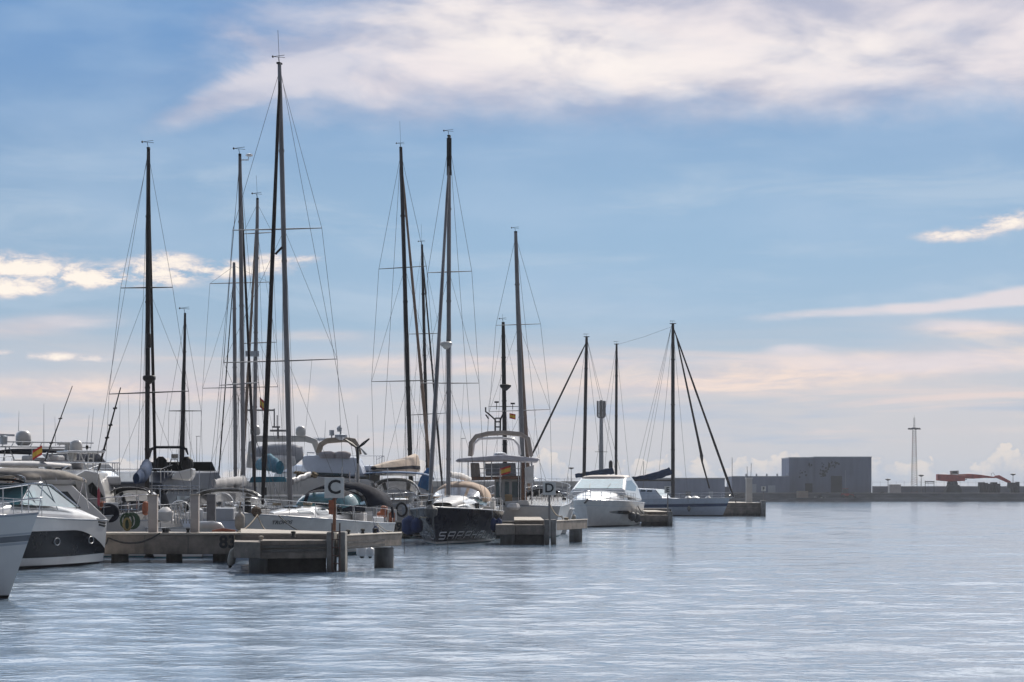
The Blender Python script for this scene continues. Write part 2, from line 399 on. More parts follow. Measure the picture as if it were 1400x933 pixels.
def tideline(m, lo=.12, hi=.75):
    nt = m.node_tree; b = nt.nodes['Principled BSDF']; src = b.inputs['Base Color'].links[0].from_socket
    g_ = nt.nodes.new('ShaderNodeNewGeometry'); sp_ = nt.nodes.new('ShaderNodeSeparateXYZ'); nt.links.new(g_.outputs['Position'], sp_.inputs[0])
    mp = nt.nodes.new('ShaderNodeMapping'); mp.inputs['Scale'].default_value = (5, 5, .7); nt.links.new(g_.outputs['Position'], mp.inputs[0])
    n = nt.nodes.new('ShaderNodeTexNoise'); n.inputs['Scale'].default_value = 1; n.inputs['Detail'].default_value = 6; nt.links.new(mp.outputs[0], n.inputs[0])
    ma = nt.nodes.new('ShaderNodeMath'); ma.operation = 'MULTIPLY_ADD'; nt.links.new(n.outputs[0], ma.inputs[0]); ma.inputs[1].default_value = -1.1; nt.links.new(sp_.outputs[2], ma.inputs[2])
    r_ = nt.nodes.new('ShaderNodeMapRange'); r_.inputs['From Min'].default_value = lo-.5; r_.inputs['From Max'].default_value = hi-.5; r_.inputs['To Min'].default_value = .28; nt.links.new(ma.outputs[0], r_.inputs['Value'])
    mx = nt.nodes.new('ShaderNodeMix'); mx.data_type = 'RGBA'; mx.blend_type = 'MIX'; nt.links.new(r_.outputs[0], mx.inputs['Factor'])
    mx.inputs[6].default_value = (.035, .035, .028, 1); nt.links.new(src, mx.inputs[7]); nt.links.new(mx.outputs[2], b.inputs['Base Color'])
tideline(conc, -.05, .5)
# ---------------------------------------------------------------- breakwater, quay and shed
QY = 628.0
q = MB()
q.box2((-700, QY, -3), (1200, QY+30, 1.05)); 
o = q.build('quay_ground', quaym, bevel=.15); o['kind'] = 'structure'
q = MB(); q.box2((-700, QY+30, -3), (1200, QY+260, .95)); o = q.build('harbour_apron', mat('apron_asphalt', (.07, .07, .07), .9, var=.2, vscale=.1)); o['kind'] = 'structure'
def simple(name, mb, m, label, cat, group=None, bevel=0, smooth=None):
    return tag(mb.build(name, m, None, bevel=bevel, smooth=smooth), label, cat, group)
# long quay parapet
t = thing('quay_wall', 'long low grey stone quay edge at the far waterline, right of the pier ends', 'quay wall', (60, QY+2, 0))
q = MB(); q.box2((-20, 0, 0), (200, 1.2, 2.35)); q.build('wall', quaym, t, bevel=.06)
q = MB(); q.box2((-20, -.15, 2.36), (200, 1.5, 2.52)); q.build('coping', walls, t)
# left breakwater wall with walkway rail
t = thing('breakwater_wall', 'long grey breakwater wall with a railed walkway behind all the boats', 'breakwater', (-60, 640, 0))
q = MB(); q.box2((-200, 0, 0), (60+X(1000, 640), 4, 4.3)); q.build('wall', wallg, t, bevel=.1)
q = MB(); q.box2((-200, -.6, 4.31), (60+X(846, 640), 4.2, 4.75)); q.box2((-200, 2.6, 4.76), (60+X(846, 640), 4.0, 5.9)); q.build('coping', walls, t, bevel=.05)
q = MB(); x1 = 60+X(846, 640)
for zz in (6.3, 6.7): q.tube([(-200, 2.8, zz), (x1, 2.8, zz)], .045, 4)
for i in range(130): q.tube([(-200+i*(x1+200)/129, 2.8, 5.9), (-200+i*(x1+200)/129, 2.8, 6.7)], .05, 4)
q.build('railing', steel, t)
q = MB()
for i in range(26): q.box((-150+i*8.0, -.1, 2.2), (.9+.5*(i % 3), .3, 4.0))
q.build('buttress', wallg, t)
# grey block wall 812-990 and shed complex
t = thing('warehouse', 'grey flat harbour warehouse behind the blue ketch, left of the gap', 'warehouse', (X(900, 620), 620, 0))
xa, xb = X(846, 620)-X(900, 620), X(991, 620)-X(900, 620)
q = MB(); q.box2((xa, 0, 0), (xb, 12, Z(655, 620))); q.build('wall', clad, t, bevel=.05)
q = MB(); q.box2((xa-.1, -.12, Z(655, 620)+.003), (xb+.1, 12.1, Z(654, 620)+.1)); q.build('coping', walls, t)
for px in (888, 941): 
    q = MB(); q.box((X(px, 620)-X(900, 620), -.05, 1.8), (1.6, .1, 2.0)); q.build('window', glassd, t)
q = MB(); q.box((X(972, 620)-X(900, 620), -.06, 1.6), (1.2, .12, 2.6)); q.build('door', gel_grey, t)
t = thing('low_shed', 'long low grey corrugated shed joined to the left of the big hall', 'shed', (X(1040, 632), 632, 0))
xa, xb = X(1001, 632)-X(1040, 632), X(1079.5, 632)-X(1040, 632)
q = MB(); q.box2((xa, 0, 1), (xb, 16, Z(652, 632))); q.build('wall', clad, t)
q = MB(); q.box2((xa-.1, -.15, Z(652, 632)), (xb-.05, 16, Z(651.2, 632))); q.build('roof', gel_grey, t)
for a, b_, y0 in ((1024, 1034, 662), (1050, 1060, 664)):
    q = MB(); q.box2((X(a, 632)-X(1040, 632), -.08, 1.1), (X(b_, 632)-X(1040, 632), .1, Z(y0, 632))); q.build('door', gel_grey, t)
t = thing('storage_hall', 'large windowless grey clad hall with damaged panels and a tall door, on the far quay', 'hall', (X(1136, 634), 634, 0))
x0 = X(1136, 634); xa, xm, xb = X(1079, 634)-x0, X(1113, 634)-x0, X(1191.5, 634)-x0; zt = Z(625.5, 634)
q = MB(); q.box2((xa, .4, 1), (xm, 18, zt-.25)); q.box2((xm, 0, 1), (xb, 18, zt)); q.build('wall', clad, t)
q = MB()
for i in range(64):
    xx = xm+(xb-xm)*(i+.5)/64; q.box2((xx-.045, -.07, 1), (xx+.045, .02, zt-.4))
for i in range(26):
    xx = xa+(xm-xa)*(i+.5)/26; q.box2((xx-.045, .33, 1), (xx+.045, .42, zt-.6))
q.build('panel_rib', clad, t)
q = MB(); q.box2((xm-.1, -.15, zt), (xb+.1, 18.1, zt+.22)); q.box2((xa-.1, .25, zt-.24), (xm-.12, 18.1, zt+.05)); q.build('roof_edge', gel_grey, t)
dk = mat('dark_opening', (.015, .017, .025), .8, var=.2, vscale=.5)
q = MB(); q.box2((X(1136, 634)-x0, -.10, 1.0), (X(1151, 634)-x0, .05, Z(651, 634))); q.build('door', dk, t)
q = MB(); q.box2((X(1101, 634)-x0, .22, 1.0), (X(1111, 634)-x0, .35, Z(661, 634))); q.build('door', dk, t)
q = MB(); q.box2((X(1152, 634)-x0, -.12, 1.0), (X(1167, 634)-x0, .0, Z(650, 634))); q.build('door', clad, t)
random.seed(4); q = MB()
for cx, cy, n_, sp in ((1127, 644, 26, 3.2), (1132, 636, 22, 4.2), (1141, 634, 12, 2.4), (1108, 637, 6, 2), (1095, 647, 10, 3), (1125, 650, 8, 2)):
    q = MB()
    for i in range(n_):
        a = random.gauss(cx, sp); b_ = random.gauss(cy, sp*.9); s1, s2 = random.uniform(.05, .28), random.uniform(.1, .65)
        yy = -.09 if a > 1113 else .31
        q.box((X(a, 634)-x0, yy, Z(b_, 634)), (s1*2, .03+random.random()*.03, s2))
    q.build('torn_cladding', dk, t)
for i in range(5):
    q = MB(); q.lathe((xa-12+i*3.0, 4, Z(651.2, 632)), [(.25, 0), (.25, .5), (.4, .55), (.1, .8)], 8); q.build('roof_vent', dump_ if False else gel_grey, t)
q = MB(); q.box((4.2, -.12, 5), (.14, .14, 8)); q.build('downpipe', gel_grey, t)
for i in range(3):
    q = MB(); q.box((-1.0+i*3.6, -.1, 2.2), (1.0, .08, .9)); q.build('window', dk, t)
# back wall, right side
t = thing('boundary_wall', 'low grey boundary wall running along the quay right of the hall', 'wall', (X(1300, 660), 660, 0))
q = MB(); q.box2((X(1193, 660)-X(1300, 660), 0, 0), (120, 1, Z(665, 660))); q.build('wall', wallg, t, bevel=.05)
q = MB(); xx = X(1193, 660)-X(1300, 660)
for i in range(40): q.tube([(xx+i*2.4, .5, Z(665, 660)), (xx+i*2.4, .5, Z(658, 660))], .03, 4)
for zz in (Z(660, 660), Z(658, 660)): q.tube([(xx, .5, zz), (xx+40*2.4, .5, zz)], .018, 4)
q.build('fence_wire', wire, t)
# quay clutter
def crate(px0, px1, py0, d, m, label, cat):
    q = MB(); q.box2((X(px0, d), d, 1.06), (X(px1, d), d+2.5, Z(py0, d)))
    for i in range(7):
        xx = X(px0, d)+(X(px1, d)-X(px0, d))*(i+.5)/7; q.box2((xx-.05, d-.06, 1.1), (xx+.05, d+.02, Z(py0, d)-.1))
    simple('cargo_container' if cat == 'container' else 'concrete_block', q, m, label, cat, bevel=.03)
crate(1090, 1105, 671.5, 627.2, mat('buff_container', (.42, .32, .24), .7, var=.15), 'small buff container standing on the quay before the big hall', 'container')
crate(1216, 1232, 662.5, 645, gel_old, 'pale grey container beside the boundary wall, right of the hall', 'container')
random.seed(9)
dump = mat('dark_machine', (.045, .045, .05), .8, var=.3, vscale=1)
def blocks(px0, px1, pyt, d, seed, label):
    random.seed(seed); t = thing('block_stack', label, 'block stack', (X(px0, d), d, 0)); n_ = int((px1-px0)/4.2)
    for i in range(n_):
        q = MB(); w_ = X(px0+4.2, d)-X(px0, d); h_ = Z(pyt+random.choice((0, 0, 1, 2)), d)
        q.box2((i*w_, 0, .9), ((i+.86)*w_, 2.2, h_)); q.build('block', dump, t, bevel=.05)
blocks(1339, 1372, 659.5, 640, 3, 'row of dark upright concrete blocks under the red crane boom')
blocks(1382, 1398, 659, 640, 5, 'short row of dark blocks at the right end of the quay')
def scrap(px, py, w_, d, seed, m2, label):
    random.seed(seed); t = thing('debris_pile', label, 'debris pile', (X(px, d), d, 1.05))
    for m_, k in ((dump, 14), (m2, 7)):
        q = MB()
        for i in range(k):
            a = random.uniform(-w_, w_); h_ = random.uniform(.2, .9)*(1-abs(a)/w_/1.5)*Z(py, d)*.45
            q.box((a, random.uniform(-1, 1), h_*.5), (random.uniform(.3, 1.4), random.uniform(.3, 1.2), max(.15, h_)), M=Matrix.Rotation(random.uniform(-.5, .5), 3, random.choice('XYZ')))
        q.build('rubble' if m_ is dump else 'scrap_metal', m_, t)
scrap(1206, 664, 3.4, 638, 1, mat('pink_scrap', (.30, .2, .2), .6), 'jumbled heap of scrap and nets just right of the big hall')
scrap(1185, 674, 2.2, 632, 2, orangep, 'low heap of orange and grey gear at the foot of the hall')
scrap(1118, 675, 1.6, 630, 6, gel, 'little pile of white odds and ends between container and loader')
scrap(1012, 671, 3.0, 629, 7, gel, 'dark heap of gear with white bits by the left end of the low shed')
scrap(1230, 671, 2.5, 640, 8, orangep, 'dark heap with an orange piece in front of the grey container')
# small red loader
t = thing('wheel_loader', 'small red loader parked in front of the tall hall door', 'loader', (X(1157, 630), 630, 1.05))
q = MB(); q.prism([(-1.5, .5), (1.5, .5), (1.6, 1.0), (.6, 1.25), (-1.4, 1.25)], .7); q.build('body', redp, t, bevel=.05)
q = MB(); q.prism([(-1.0, 1.25), (.6, 1.25), (.4, 2.6), (-.8, 2.6)], .6); q.build('cab', glassd, t, bevel=.04)
q = MB(); q.box((-.2, 0, 2.66), (1.6, 1.4, .1)); q.build('roof', redp, t)
for a in (-1, 1):
    for s in (-1, 1):
        q = MB(); q.lathe((a, s*.75, .5), [(.0, -.15), (.5, -.15), (.5, .15), (0, .15)], 12, axis=(0, 1, 0)); q.build('wheel', rub, t)
q = MB(); q.tube([(.9, 0, 1.0), (1.9, 0, .9), (2.3, 0, .3)], .13, 6); q.build('arm', redp, t)
q = MB(); q.box((2.45, 0, .3), (.5, 1.6, .6)); q.build('bucket', dump, t)
# red material handler
d = 636.0; t = thing('material_handler', 'big red harbour crane with counterweight, cab and long low boom, at the right', 'crane', (X(1302, d), d, 1.05))
def L(px, py, y=0): return Vector((X(px, d)-X(1302, d), y, Z(py, d)-1.05))
q = MB(); q.prism([(L(1281, 657).x, L(0, 657).z), (L(1296, 659).x, L(0, 658.5).z), (L(1318, 658).x, L(0, 658).z), (L(1318, 650).x, L(0, 650).z), (L(1296, 649).x, L(0, 649).z), (L(1281, 648.5).x, L(0, 648.5).z)], 1.5); q.build('body', redp, t, bevel=.08)
q = MB(); q.prism([(L(1300, 649).x, L(0, 649).z), (L(1310, 649).x, L(0, 649).z), (L(1310, 643.6).x, L(0, 643.6).z), (L(1299, 643.6).x, L(0, 644).z)], .8); cb = q.build('cab', mat('cab_cream', (.35, .31, .26), .6), t, bevel=.05)
q = MB(); q.box((L(1304.5, 0).x, 0, L(0, 646).z), (1.3, 1.68, .6)); q.build('window', glassd, cb)
q = MB()
for s in (-1, 1): q.prism([(L(1292, 0).x, 0), (L(1313, 0).x, 0), (L(1314, 0).x, 2.4), (L(1310, 0).x, 3.7), (L(1296, 0).x, 3.7), (L(1292, 0).x, 2.4)], .4)
q.v = [(x, y+(1.3 if i >= len(q.v)//2 else -1.3), z) for i, (x, y, z) in enumerate(q.v)]
q.build('undercarriage', dump, t, bevel=.1)
q = MB(); q.lathe((L(1302, 0).x, 0, 3.0), [(1.6, 0), (1.6, 1.2), (1.2, 2.2)], 12); q.build('slew_ring', dump, t)
q = MB(); q.prism([(L(a, b_).x, L(a, b_).z) for a, b_ in ((1310, 654), (1330, 654.8), (1345, 653.8), (1360, 654), (1360, 652.2), (1340, 649.2), (1325, 648), (1310, 648.6))], .45); q.build('boom', redp, t, bevel=.05)
q = MB(); q.tube([L(1308, 657), L(1322, 655.5)], .16, 6); q.build('ram', steel, t)
q = MB(); q.prism([(L(a, b_).x, L(a, b_).z) for a, b_ in ((1357, 653), (1363, 654), (1377, 660), (1383, 661), (1381, 658), (1366, 649.8), (1361, 650.4))], .35); q.build('stick', redp, t, bevel=.04)
q = MB(); q.tube([L(1356, 650.5), L(1355, 648), L(1358, 646.5), L(1360, 650)], .06, 5); q.build('hose', wire, t)
q = MB(); q.prism([(L(a, b_).x, L(a, b_).z) for a, b_ in ((1378, 660), (1387, 660), (1389, 667), (1377, 668))], .8); q.build('grab', dump, t, bevel=.08)
# lattice floodlight tower
d = 640.0; t = thing('floodlight_tower', 'tall red and white lattice floodlight mast rising over the far quay', 'light mast', (X(1250, d), d, 1.0))
H = Z(587, d)-1.0
for k in range(10):
    q = MB(); z0, z1 = H*k/10, H*(k+1)/10; 
    def wd(z): return .85-.42*z/H
    for a, b_ in ((-1, -1), (1, -1), (1, 1), (-1, 1)): q.tube([(a*wd(z0), b_*wd(z0), z0), (a*wd(z1), b_*wd(z1), z1)], .06, 4)
    for j in range(3):
        za, zb = z0+(z1-z0)*j/3, z0+(z1-z0)*(j+1)/3; w1, w2 = wd(za), wd(zb)
        for s in (-1, 1):
            q.tube([(-w1, s*w1, za), (w1, s*w1, za)], .04, 4); q.tube([(s*w1, -w1, za), (s*w1, w1, za)], .04, 4)
            q.tube([(-w1, s*w1, za), (w2, s*w2, zb)], .03, 4)
    q.build('lattice_section', mat('faded_red_steel', (.16, .04, .04), .6) if k % 2 == 0 else mat('white_steel', (.10, .10, .11), .5), t)
q = MB(); q.lathe((0, 0, H), [(.9, 0), (1.0, .25), (.5, .5)], 10); q.build('platform', dump, t)
for k in range(6):
    a = k*PI/3; q = MB(); q.tube([(0, 0, H+.2), (math.cos(a)*1.2, math.sin(a)*1.2, H+.1)], .06, 4); q.lathe((math.cos(a)*1.5, math.sin(a)*1.5, H), [(.45, -.1), (.35, .2), (.1, .4)], 8); q.build('floodlight', dump, t)
q = MB()
for j in range(5): q.tube([(.25*math.cos(a), .25*math.sin(a), H+.5+j*.6) for a in [k*PI/3 for k in range(7)]], .035, 4)
for a in (0, 2.1, 4.2): q.tube([(.25*math.cos(a), .25*math.sin(a), H+.4), (.2*math.cos(a), .2*math.sin(a), H+3.4)], .04, 4)
q.tube([(0, 0, H), (0, 0, H+4.2)], .03, 4); q.build('safety_cage', mat('white_steel', (.10, .10, .11), .5), t)
# telecom tower
d = 560.0; t = thing('telecom_tower', 'slim phone mast with a ring of antenna panels behind the white cruiser', 'telecom mast', (X(822, d), d, 0))
q = MB(); H = Z(571, d); q.tube([(0, 0, 0), (0, 0, H)], [.75, .45], 10); q.build('pole', mat('tower_grey', (.16, .16, .17), .6), t, smooth=40)
for k in range(7):
    a = k*2*PI/7; q = MB(); rr = 1.0; q.box((math.cos(a)*rr, math.sin(a)*rr, H+2.2), (.28, .5, 4.0), rot=a); q.tube([(0, 0, H+1), (math.cos(a)*rr, math.sin(a)*rr, H+1)], .06, 4); q.build('antenna_panel', blackp, t)
q = MB(); q.tube([(0, 0, H), (0, 0, H+4.4)], .3, 8); q.lathe((0, 0, H-.3), [(.3, 0), (1.0, .3), (1.0, .45)], 10); q.build('headframe', blackp, t)
q = MB(); q.tube([(-1.6, 0, Z(618, d)), (1.6, 0, Z(618, d))], .07, 4); q.box((0, 0, Z(618, d)), (1.4, 1.4, .12)); q.build('platform', blackp, t)
# street lamps on the breakwater
def lamp_post(px, pyt, d, label, kind=0):
    t = thing('street_lamp', label, 'lamp post', (X(px, d), d, 4.7 if px < 900 else 1.0)); b0 = 4.7 if px < 900 else 1.0
    h = Z(pyt, d)-b0
    q = MB(); q.tube([(0, 0, 0), (0, 0, h)], [.14, .08], 6); q.build('pole', alug, t)
    q = MB()
    if kind == 0: q.box((.35, 0, h+.05), (1.2, .35, .16))
    else: q.lathe((0, 0, h-.1), [(.2, 0), (.85, .35), (.85, .5), (.2, .62)], 10)
    q.build('lamp_head', alug if kind == 0 else blackp, t)
lamp_post(269, 597, 640, 'plain lamp post on the breakwater between the short black mast and the pale masts')
lamp_post(631.5, 600, 640, 'plain lamp post on the breakwater above the tan sprayhood')
lamp_post(781, 641.5, 640, 'mushroom lamp on the breakwater between the trawler and the white cruiser', 1)
lamp_post(1259.5, 651.5, 650, 'small lamp post just right of the floodlight mast', 1)
lamp_post(1385, 650, 650, 'small lamp post above the dark blocks at the far right', 1)
lamp_post(1214, 657, 655, 'tiny lamp post above the boundary wall right of the hall', 1)
q = MB(); d = 650
for px in (1265, 1277): q.tube([(X(px, d), d, 1), (X(px, d), d, Z(657.5, d))], .1, 4)
q.box(((X(1271, d)), d, Z(659, d)), (2.8, .3, .3)); q.box((X(1271, d), d, Z(661.5, d)), (2.4, .12, .12))
simple('goal_frame', q, dump, 'small gantry frame on the quay between floodlight mast and red crane', 'gantry')
# marina light posts and poles beyond
for px, pyt, d, lab in ((880, 631, 620, 'thin bare pole left of the tall ketch mast'), (1001, 626, 620, 'thin white pole behind the end of the last pier')):
    q = MB(); q.tube([(X(px, d), d, 1), (X(px, d), d, Z(pyt, d))], .09, 5); simple('flagpole', q, alug, lab, 'pole')
# ---------------------------------------------------------------- piers
def pier(px_end, d_main, d_T, xleft, label, zt=1.12, zT=1.27, px_T0=None, px_T1=None, main_to=None, d_R=None, piles=(), num=None, deep=2.4, rend=None):
    """main walkway running away to the left, a finger along the view at its end, and a right wing"""
    xe = X(px_end, d_T); t = thing('pier', label, 'pier', (xe, d_T, 0)); lx = lambda x: x-xe; ly = lambda y: y-d_T
    q = MB(); q.box2((lx(xleft), ly(d_main), zt-.74), (lx(main_to), ly(d_main+deep), zt-.06)); q.build('beam', conc, t, bevel=.03)
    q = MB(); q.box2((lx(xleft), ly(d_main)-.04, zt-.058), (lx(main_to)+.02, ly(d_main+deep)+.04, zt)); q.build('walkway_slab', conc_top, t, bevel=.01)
    # finger slab
    xa, xb = X(px_T0, d_T), X(px_T1, d_T)
    return t, lx, ly
# --- pier C
d0 = 68.0
tC = thing('pier', 'concrete pier numbered 83 with the C sign, nearest to the camera', 'pier', (X(450, 70), 70, 0))
bx, by = X(450, 70), 70
def LB(a, b): return (a[0]-bx, a[1]-by, a[2]), (b[0]-bx, b[1]-by, b[2])
def slab(t, a, b, m=conc, name='beam', bev=.03):
    q = MB(); q.box2(*LB(a, b)); return q.build(name, m, t, bevel=bev)
yM = 78.6
zt = Z(729, yM)
mb_ = slab(tC, (-62, yM, zt-.76), (X(330, yM), yM+2.4, zt-.07))
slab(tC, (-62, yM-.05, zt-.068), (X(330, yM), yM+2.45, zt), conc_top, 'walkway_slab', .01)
put_text('83', .62, letb, tC, (X(311.5, yM)-bx, yM-.012-by, Z(742, yM)), (PI/2, 0, 0), 'number', bold=.02)
# cross piece: long upper slab and the lower fender ledge before it (runs slightly away to the right)
def para(t, pts, z0, z1, m, name, bev=.02):
    q = MB(); q.extr([(x-bx, y-by, z0) for x, y in pts], (0, 0, z1-z0)); return q.build(name, m, t, bevel=bev)
A = (X(320, 69), 69); 
zU = Z(728.5, 71); zL = Z(740.5, 68.6)
para(tC, [(X(329, 70.4), 70.4), (X(470, 69.4), 69.4), (X(470, 72.4), 72.4), (X(329, 79.2), 79.2)], zU-.75, zU-.06, conc, 'beam')
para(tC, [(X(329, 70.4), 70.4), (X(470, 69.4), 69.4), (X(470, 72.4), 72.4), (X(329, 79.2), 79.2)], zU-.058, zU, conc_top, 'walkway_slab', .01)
para(tC, [(X(320, 68.2), 68.2), (X(356, 67.6), 67.6), (X(356, 70.3), 70.3), (X(320, 71), 71)], zL-.5, zL, conc, 'ledge_block')
para(tC, [(X(356.2, 67.75), 67.75), (X(447, 68.4), 68.4), (X(447, 69.3), 69.3), (X(356.2, 70.2), 70.2)], zL-.52, zL+.04, conc, 'ledge')
for py in (745.5, 751.5):
    q = MB(); q.extr([(X(358, 67.7)-bx, 67.7-by-.02, Z(py, 68)), (X(445, 68.35)-bx, 68.35-by-.02, Z(py-1, 68)), (X(445, 68.35)-bx, 68.35-by-.02, Z(py+2.6, 68)), (X(358, 67.7)-bx, 67.7-by-.02, Z(py+3.8, 68))], (0, .05, 0)); q.build('groove', concd, tC)
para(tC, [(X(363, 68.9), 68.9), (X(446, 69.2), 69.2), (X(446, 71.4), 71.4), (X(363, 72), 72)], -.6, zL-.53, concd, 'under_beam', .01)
for a, b_ in ((446.5, 457), (462.5, 472)):
    q = MB(); q.box2(*LB((X(a, 68.3), 68.3, -.8), (X(b_, 68.3), 69.3, Z(727.5, 68.3)))); q.build('fender_post', mat('pale_concrete', (.26, .245, .225), .85, var=.25, vscale=2.5, bump=.3), tC, bevel=.03)
# right wing, receding
para(tC, [(X(473, 69.0), 69.0), (X(549, 73.6), 73.6), (X(549, 75.2), 75.2), (X(473, 71.4), 71.4)], Z(751, 69), Z(733.5, 69), conc, 'beam')
para(tC, [(X(473, 68.95), 68.95), (X(549.4, 73.55), 73.55), (X(549.4, 75.25), 75.25), (X(473, 71.45), 71.45)], Z(733.4, 69), Z(732, 69), conc_top, 'walkway_slab', .008)
q = MB(); a = (X(474, 69.0)-bx, 69.0-by-.03); b_ = (X(548, 73.6)-bx, 73.6-by-.03)
for za in (Z(740, 69), Z(746.5, 69)):
    q.extr([(a[0], a[1], za), (b_[0], b_[1], za), (b_[0], b_[1], za-.07), (a[0], a[1], za-.07)], (0, .05, 0))
q.build('groove', concd, tC)
def pile(t, x, y, r, ztop):
    q = MB(); q.lathe((x-bx, y-by, -1.5), [(r, 0), (r, 1.5), (r*.985, 1.56), (r*.985, ztop+1.5)], 20); q.build('pile', pilem, t, smooth=40)
pilem = mat('pile_concrete', (.22, .215, .21), .8, var=.3, vscale=1.2, bump=.3, bscale=6, stretch=(1, 1, .6)); tideline(pilem, -.1, .4); tideline(MATS['pale_concrete'], -.1, .5)
pile(tC, X(352.5, 68.3), 68.3+.1, .30, zL-.5); pile(tC, X(523.5, 72.6), 73.2, .33, Z(750, 72))
pile(tC, X(164, 80), 80, .32, .3); pile(tC, X(236, 80), 80.4, .3, .3); pile(tC, X(60, 80), 80, .32, .3); pile(tC, X(300, 80), 80.4, .3, .3)
# C sign
def sign(letter, px, py, d, px0, zb, label, w=.62, post=True, pm=None):
    t = thing('pier_sign', label, 'sign', (X(px, d), d, zb)); zc = Z(py, d)-zb
    q = MB(); q.box((0, 0, zc), (w, .05, w*1.05)); b = q.build('sign_board', signw, t, bevel=.01)
    put_text(letter, w*1.0, letb, t, (0, -.032, zc), (PI/2, 0, 0), 'letter', bold=.012)
    q = MB(); q.box((0, .06, (zc)/2), (.10, .06, zc)); q.build('post', pm or mat('orange_primer', (.30, .15, .09), .7, var=.3), t)
    if pm is None: q = MB(); q.box((-.09, -.02, zc-.62), (.16, .12, .45)); q.build('bracket', orangep, t)
    return t
sign('C', 457, 667, 69.6, 0, zU, 'white square sign with the letter C on a rusty orange post')
q = MB(); random.seed(21)
for i in range(15): xx = -24+i*1.55; q.box((xx-bx, yM-.004-by, zt-.43), (.018, .03, .66))
q.build('joint', concd, tC)
for i, xx in enumerate((-22.6, -18.9, -15.2, -12.4)):
    q = MB(); q.tube([(xx-.14-bx, yM+.25-by, zt+.1), (xx+.14-bx, yM+.25-by, zt+.1)], .022, 6); q.box((xx-bx, yM+.25-by, zt+.05), (.1, .07, .1)); q.build('cleat', MATS['rusty_steel'] if 'rusty_steel' in MATS else dump, tC)
# ladder and bollards on pier C
q = MB()
for s in (-.12, .12): q.tube([(X(459.5, 68.2)+s, 68.15, -.4), (X(459.5, 68.2)+s, 68.15, zU+.35)], .025, 6)
for i in range(7): q.tube([(X(459.5, 68.2)-.12, 68.15, -.2+i*.25), (X(459.5, 68.2)+.12, 68.15, -.2+i*.25)], .02, 6)
simple('dock_ladder', q, mat('rusty_steel', (.13, .07, .05), .7, var=.3), 'rusty ladder between the two end posts of the nearest pier', 'ladder')
def post(px, py0, py1, d, w_, label, m=None):
    z0 = Z(py1, d); q = MB(); q.box((0, 0, (Z(py0, d)-z0)/2), (w_, w_*.9, Z(py0, d)-z0)); t = thing('mooring_post', label, 'concrete post', (X(px, d), d, z0), group='square concrete posts on the nearest pier')
    q.build('shaft', m or mat('smooth_concrete', (.42, .38, .36), .8, var=.12, vscale=1.5, bump=.15), t, bevel=.02)
    q = MB(); q.box((0, 0, Z(py0, d)-z0+.02), (w_+.04, w_*.9+.04, .05)); q.build('cap', conc_top, t, bevel=.01)
post(209.5, 678, 729, 79.6, .32, 'left one of the two square concrete posts on the nearest pier')
post(266.5, 677.5, 729, 79.4, .30, 'right one of the two square concrete posts on the nearest pier')
q = MB(); q.box((X(289, 82.5), 82.5, 1.6), (.32, .3, 1.7)); simple('power_pedestal', q, mat('pedestal_grey', (.14, .14, .15), .6), 'dark grey service pedestal behind the walkway, right of the concrete posts', 'pedestal', bevel=.02)
def bollard(px, py, d, label, m=None, r=.055):
    z = Z(py, d); q = MB(); q.lathe((X(px, d), d, z-.02), [(r*1.5, 0), (r*1.5, .03), (r, .05), (r*.9, .12), (r*1.4, .14), (r*1.4, .18), (r*.5, .2)], 12)
    simple('mooring_bollard', q, m or rub, label, 'bollard', 'bollards on the piers', smooth=40)
bollard(357, 740.5, 68.4, 'small pale bollard on the left corner ledge of the nearest pier', conc_top)
bollard(401, 734, 68.8, 'small bollard halfway along the fender ledge of the nearest pier')
bollard(476, 732, 70.2, 'dark bollard at the left of the receding pier wing')
bollard(496, 730.5, 71.6, 'dark bollard in the middle of the receding pier wing')
bollard(513, 729.5, 72.6, 'dark bollard next to the rope end on the receding pier wing')
bollard(224, 729, 79.0, 'black bollard between the two square concrete posts, left')
bollard(229, 729, 79.1, 'black bollard between the two square concrete posts, right')
bollard(257, 729, 79.1, 'black bollard just left of the right concrete post')
# ropes, fenders
def rope(pts, r, m, label, sag=.3, seg=10, name='mooring_rope'):
    q = MB(); pts = [Vector(p) for p in pts]
    for a, b_ in zip(pts, pts[1:]):
        q.tube([a.lerp(b_, k/seg)+Vector((0, 0, -sag*4*(k/seg)*(1-k/seg))) for k in range(seg+1)], r, 6)
    simple(name, q, m, label, 'rope', smooth=60)
def fender(px, py0, py1, d, r, m, label, tilt=0.0, tip=None):
    z0, z1 = Z(py1, d), Z(py0, d); h = z1-z0; t = thing('boat_fender', label, 'fender', (X(px, d), d, z0), group='fenders hanging from boats and piers')
    ax = (math.sin(tilt), 0, math.cos(tilt))
    q = MB(); q.lathe((0, 0, 0), [(r*.25, 0), (r*.35, h*.06), (r*.8, h*.14), (r, h*.28), (r, h*.72), (r*.8, h*.86), (r*.35, h*.94), (r*.25, h)], 14, axis=ax); q.build('body', m, t, smooth=50)
    q = MB(); q.lathe((0, 0, 0), [(r*.28, -.04), (r*.42, .0), (r*.42, h*.07)], 10, axis=ax); q.build('end_cap', tip or blackp, t, smooth=50)
    q = MB(); e = Vector(ax)*h; q.tube([e, e+Vector((0, .05, .45))], .012, 5); q.build('lanyard', ropem, t)
fgrey = mat('grimy_fender', (.30, .27, .23), .6, var=.2, vscale=4)
fwhite = mat('white_fender', (.6, .6, .6), .4, var=.08)
fblue = mat('blue_fender_cover', (.015, .035, .12), .85, var=.2)
rope([(X(138, 78.3), 78.3, Z(733, 78.3)), (X(148, 78.4), 78.4, Z(735, 78.4)), (X(219, 78.4), 78.4, Z(729, 78.4))], .03, roped, 'heavy dark rope drooping across the face of the nearest pier', .28)
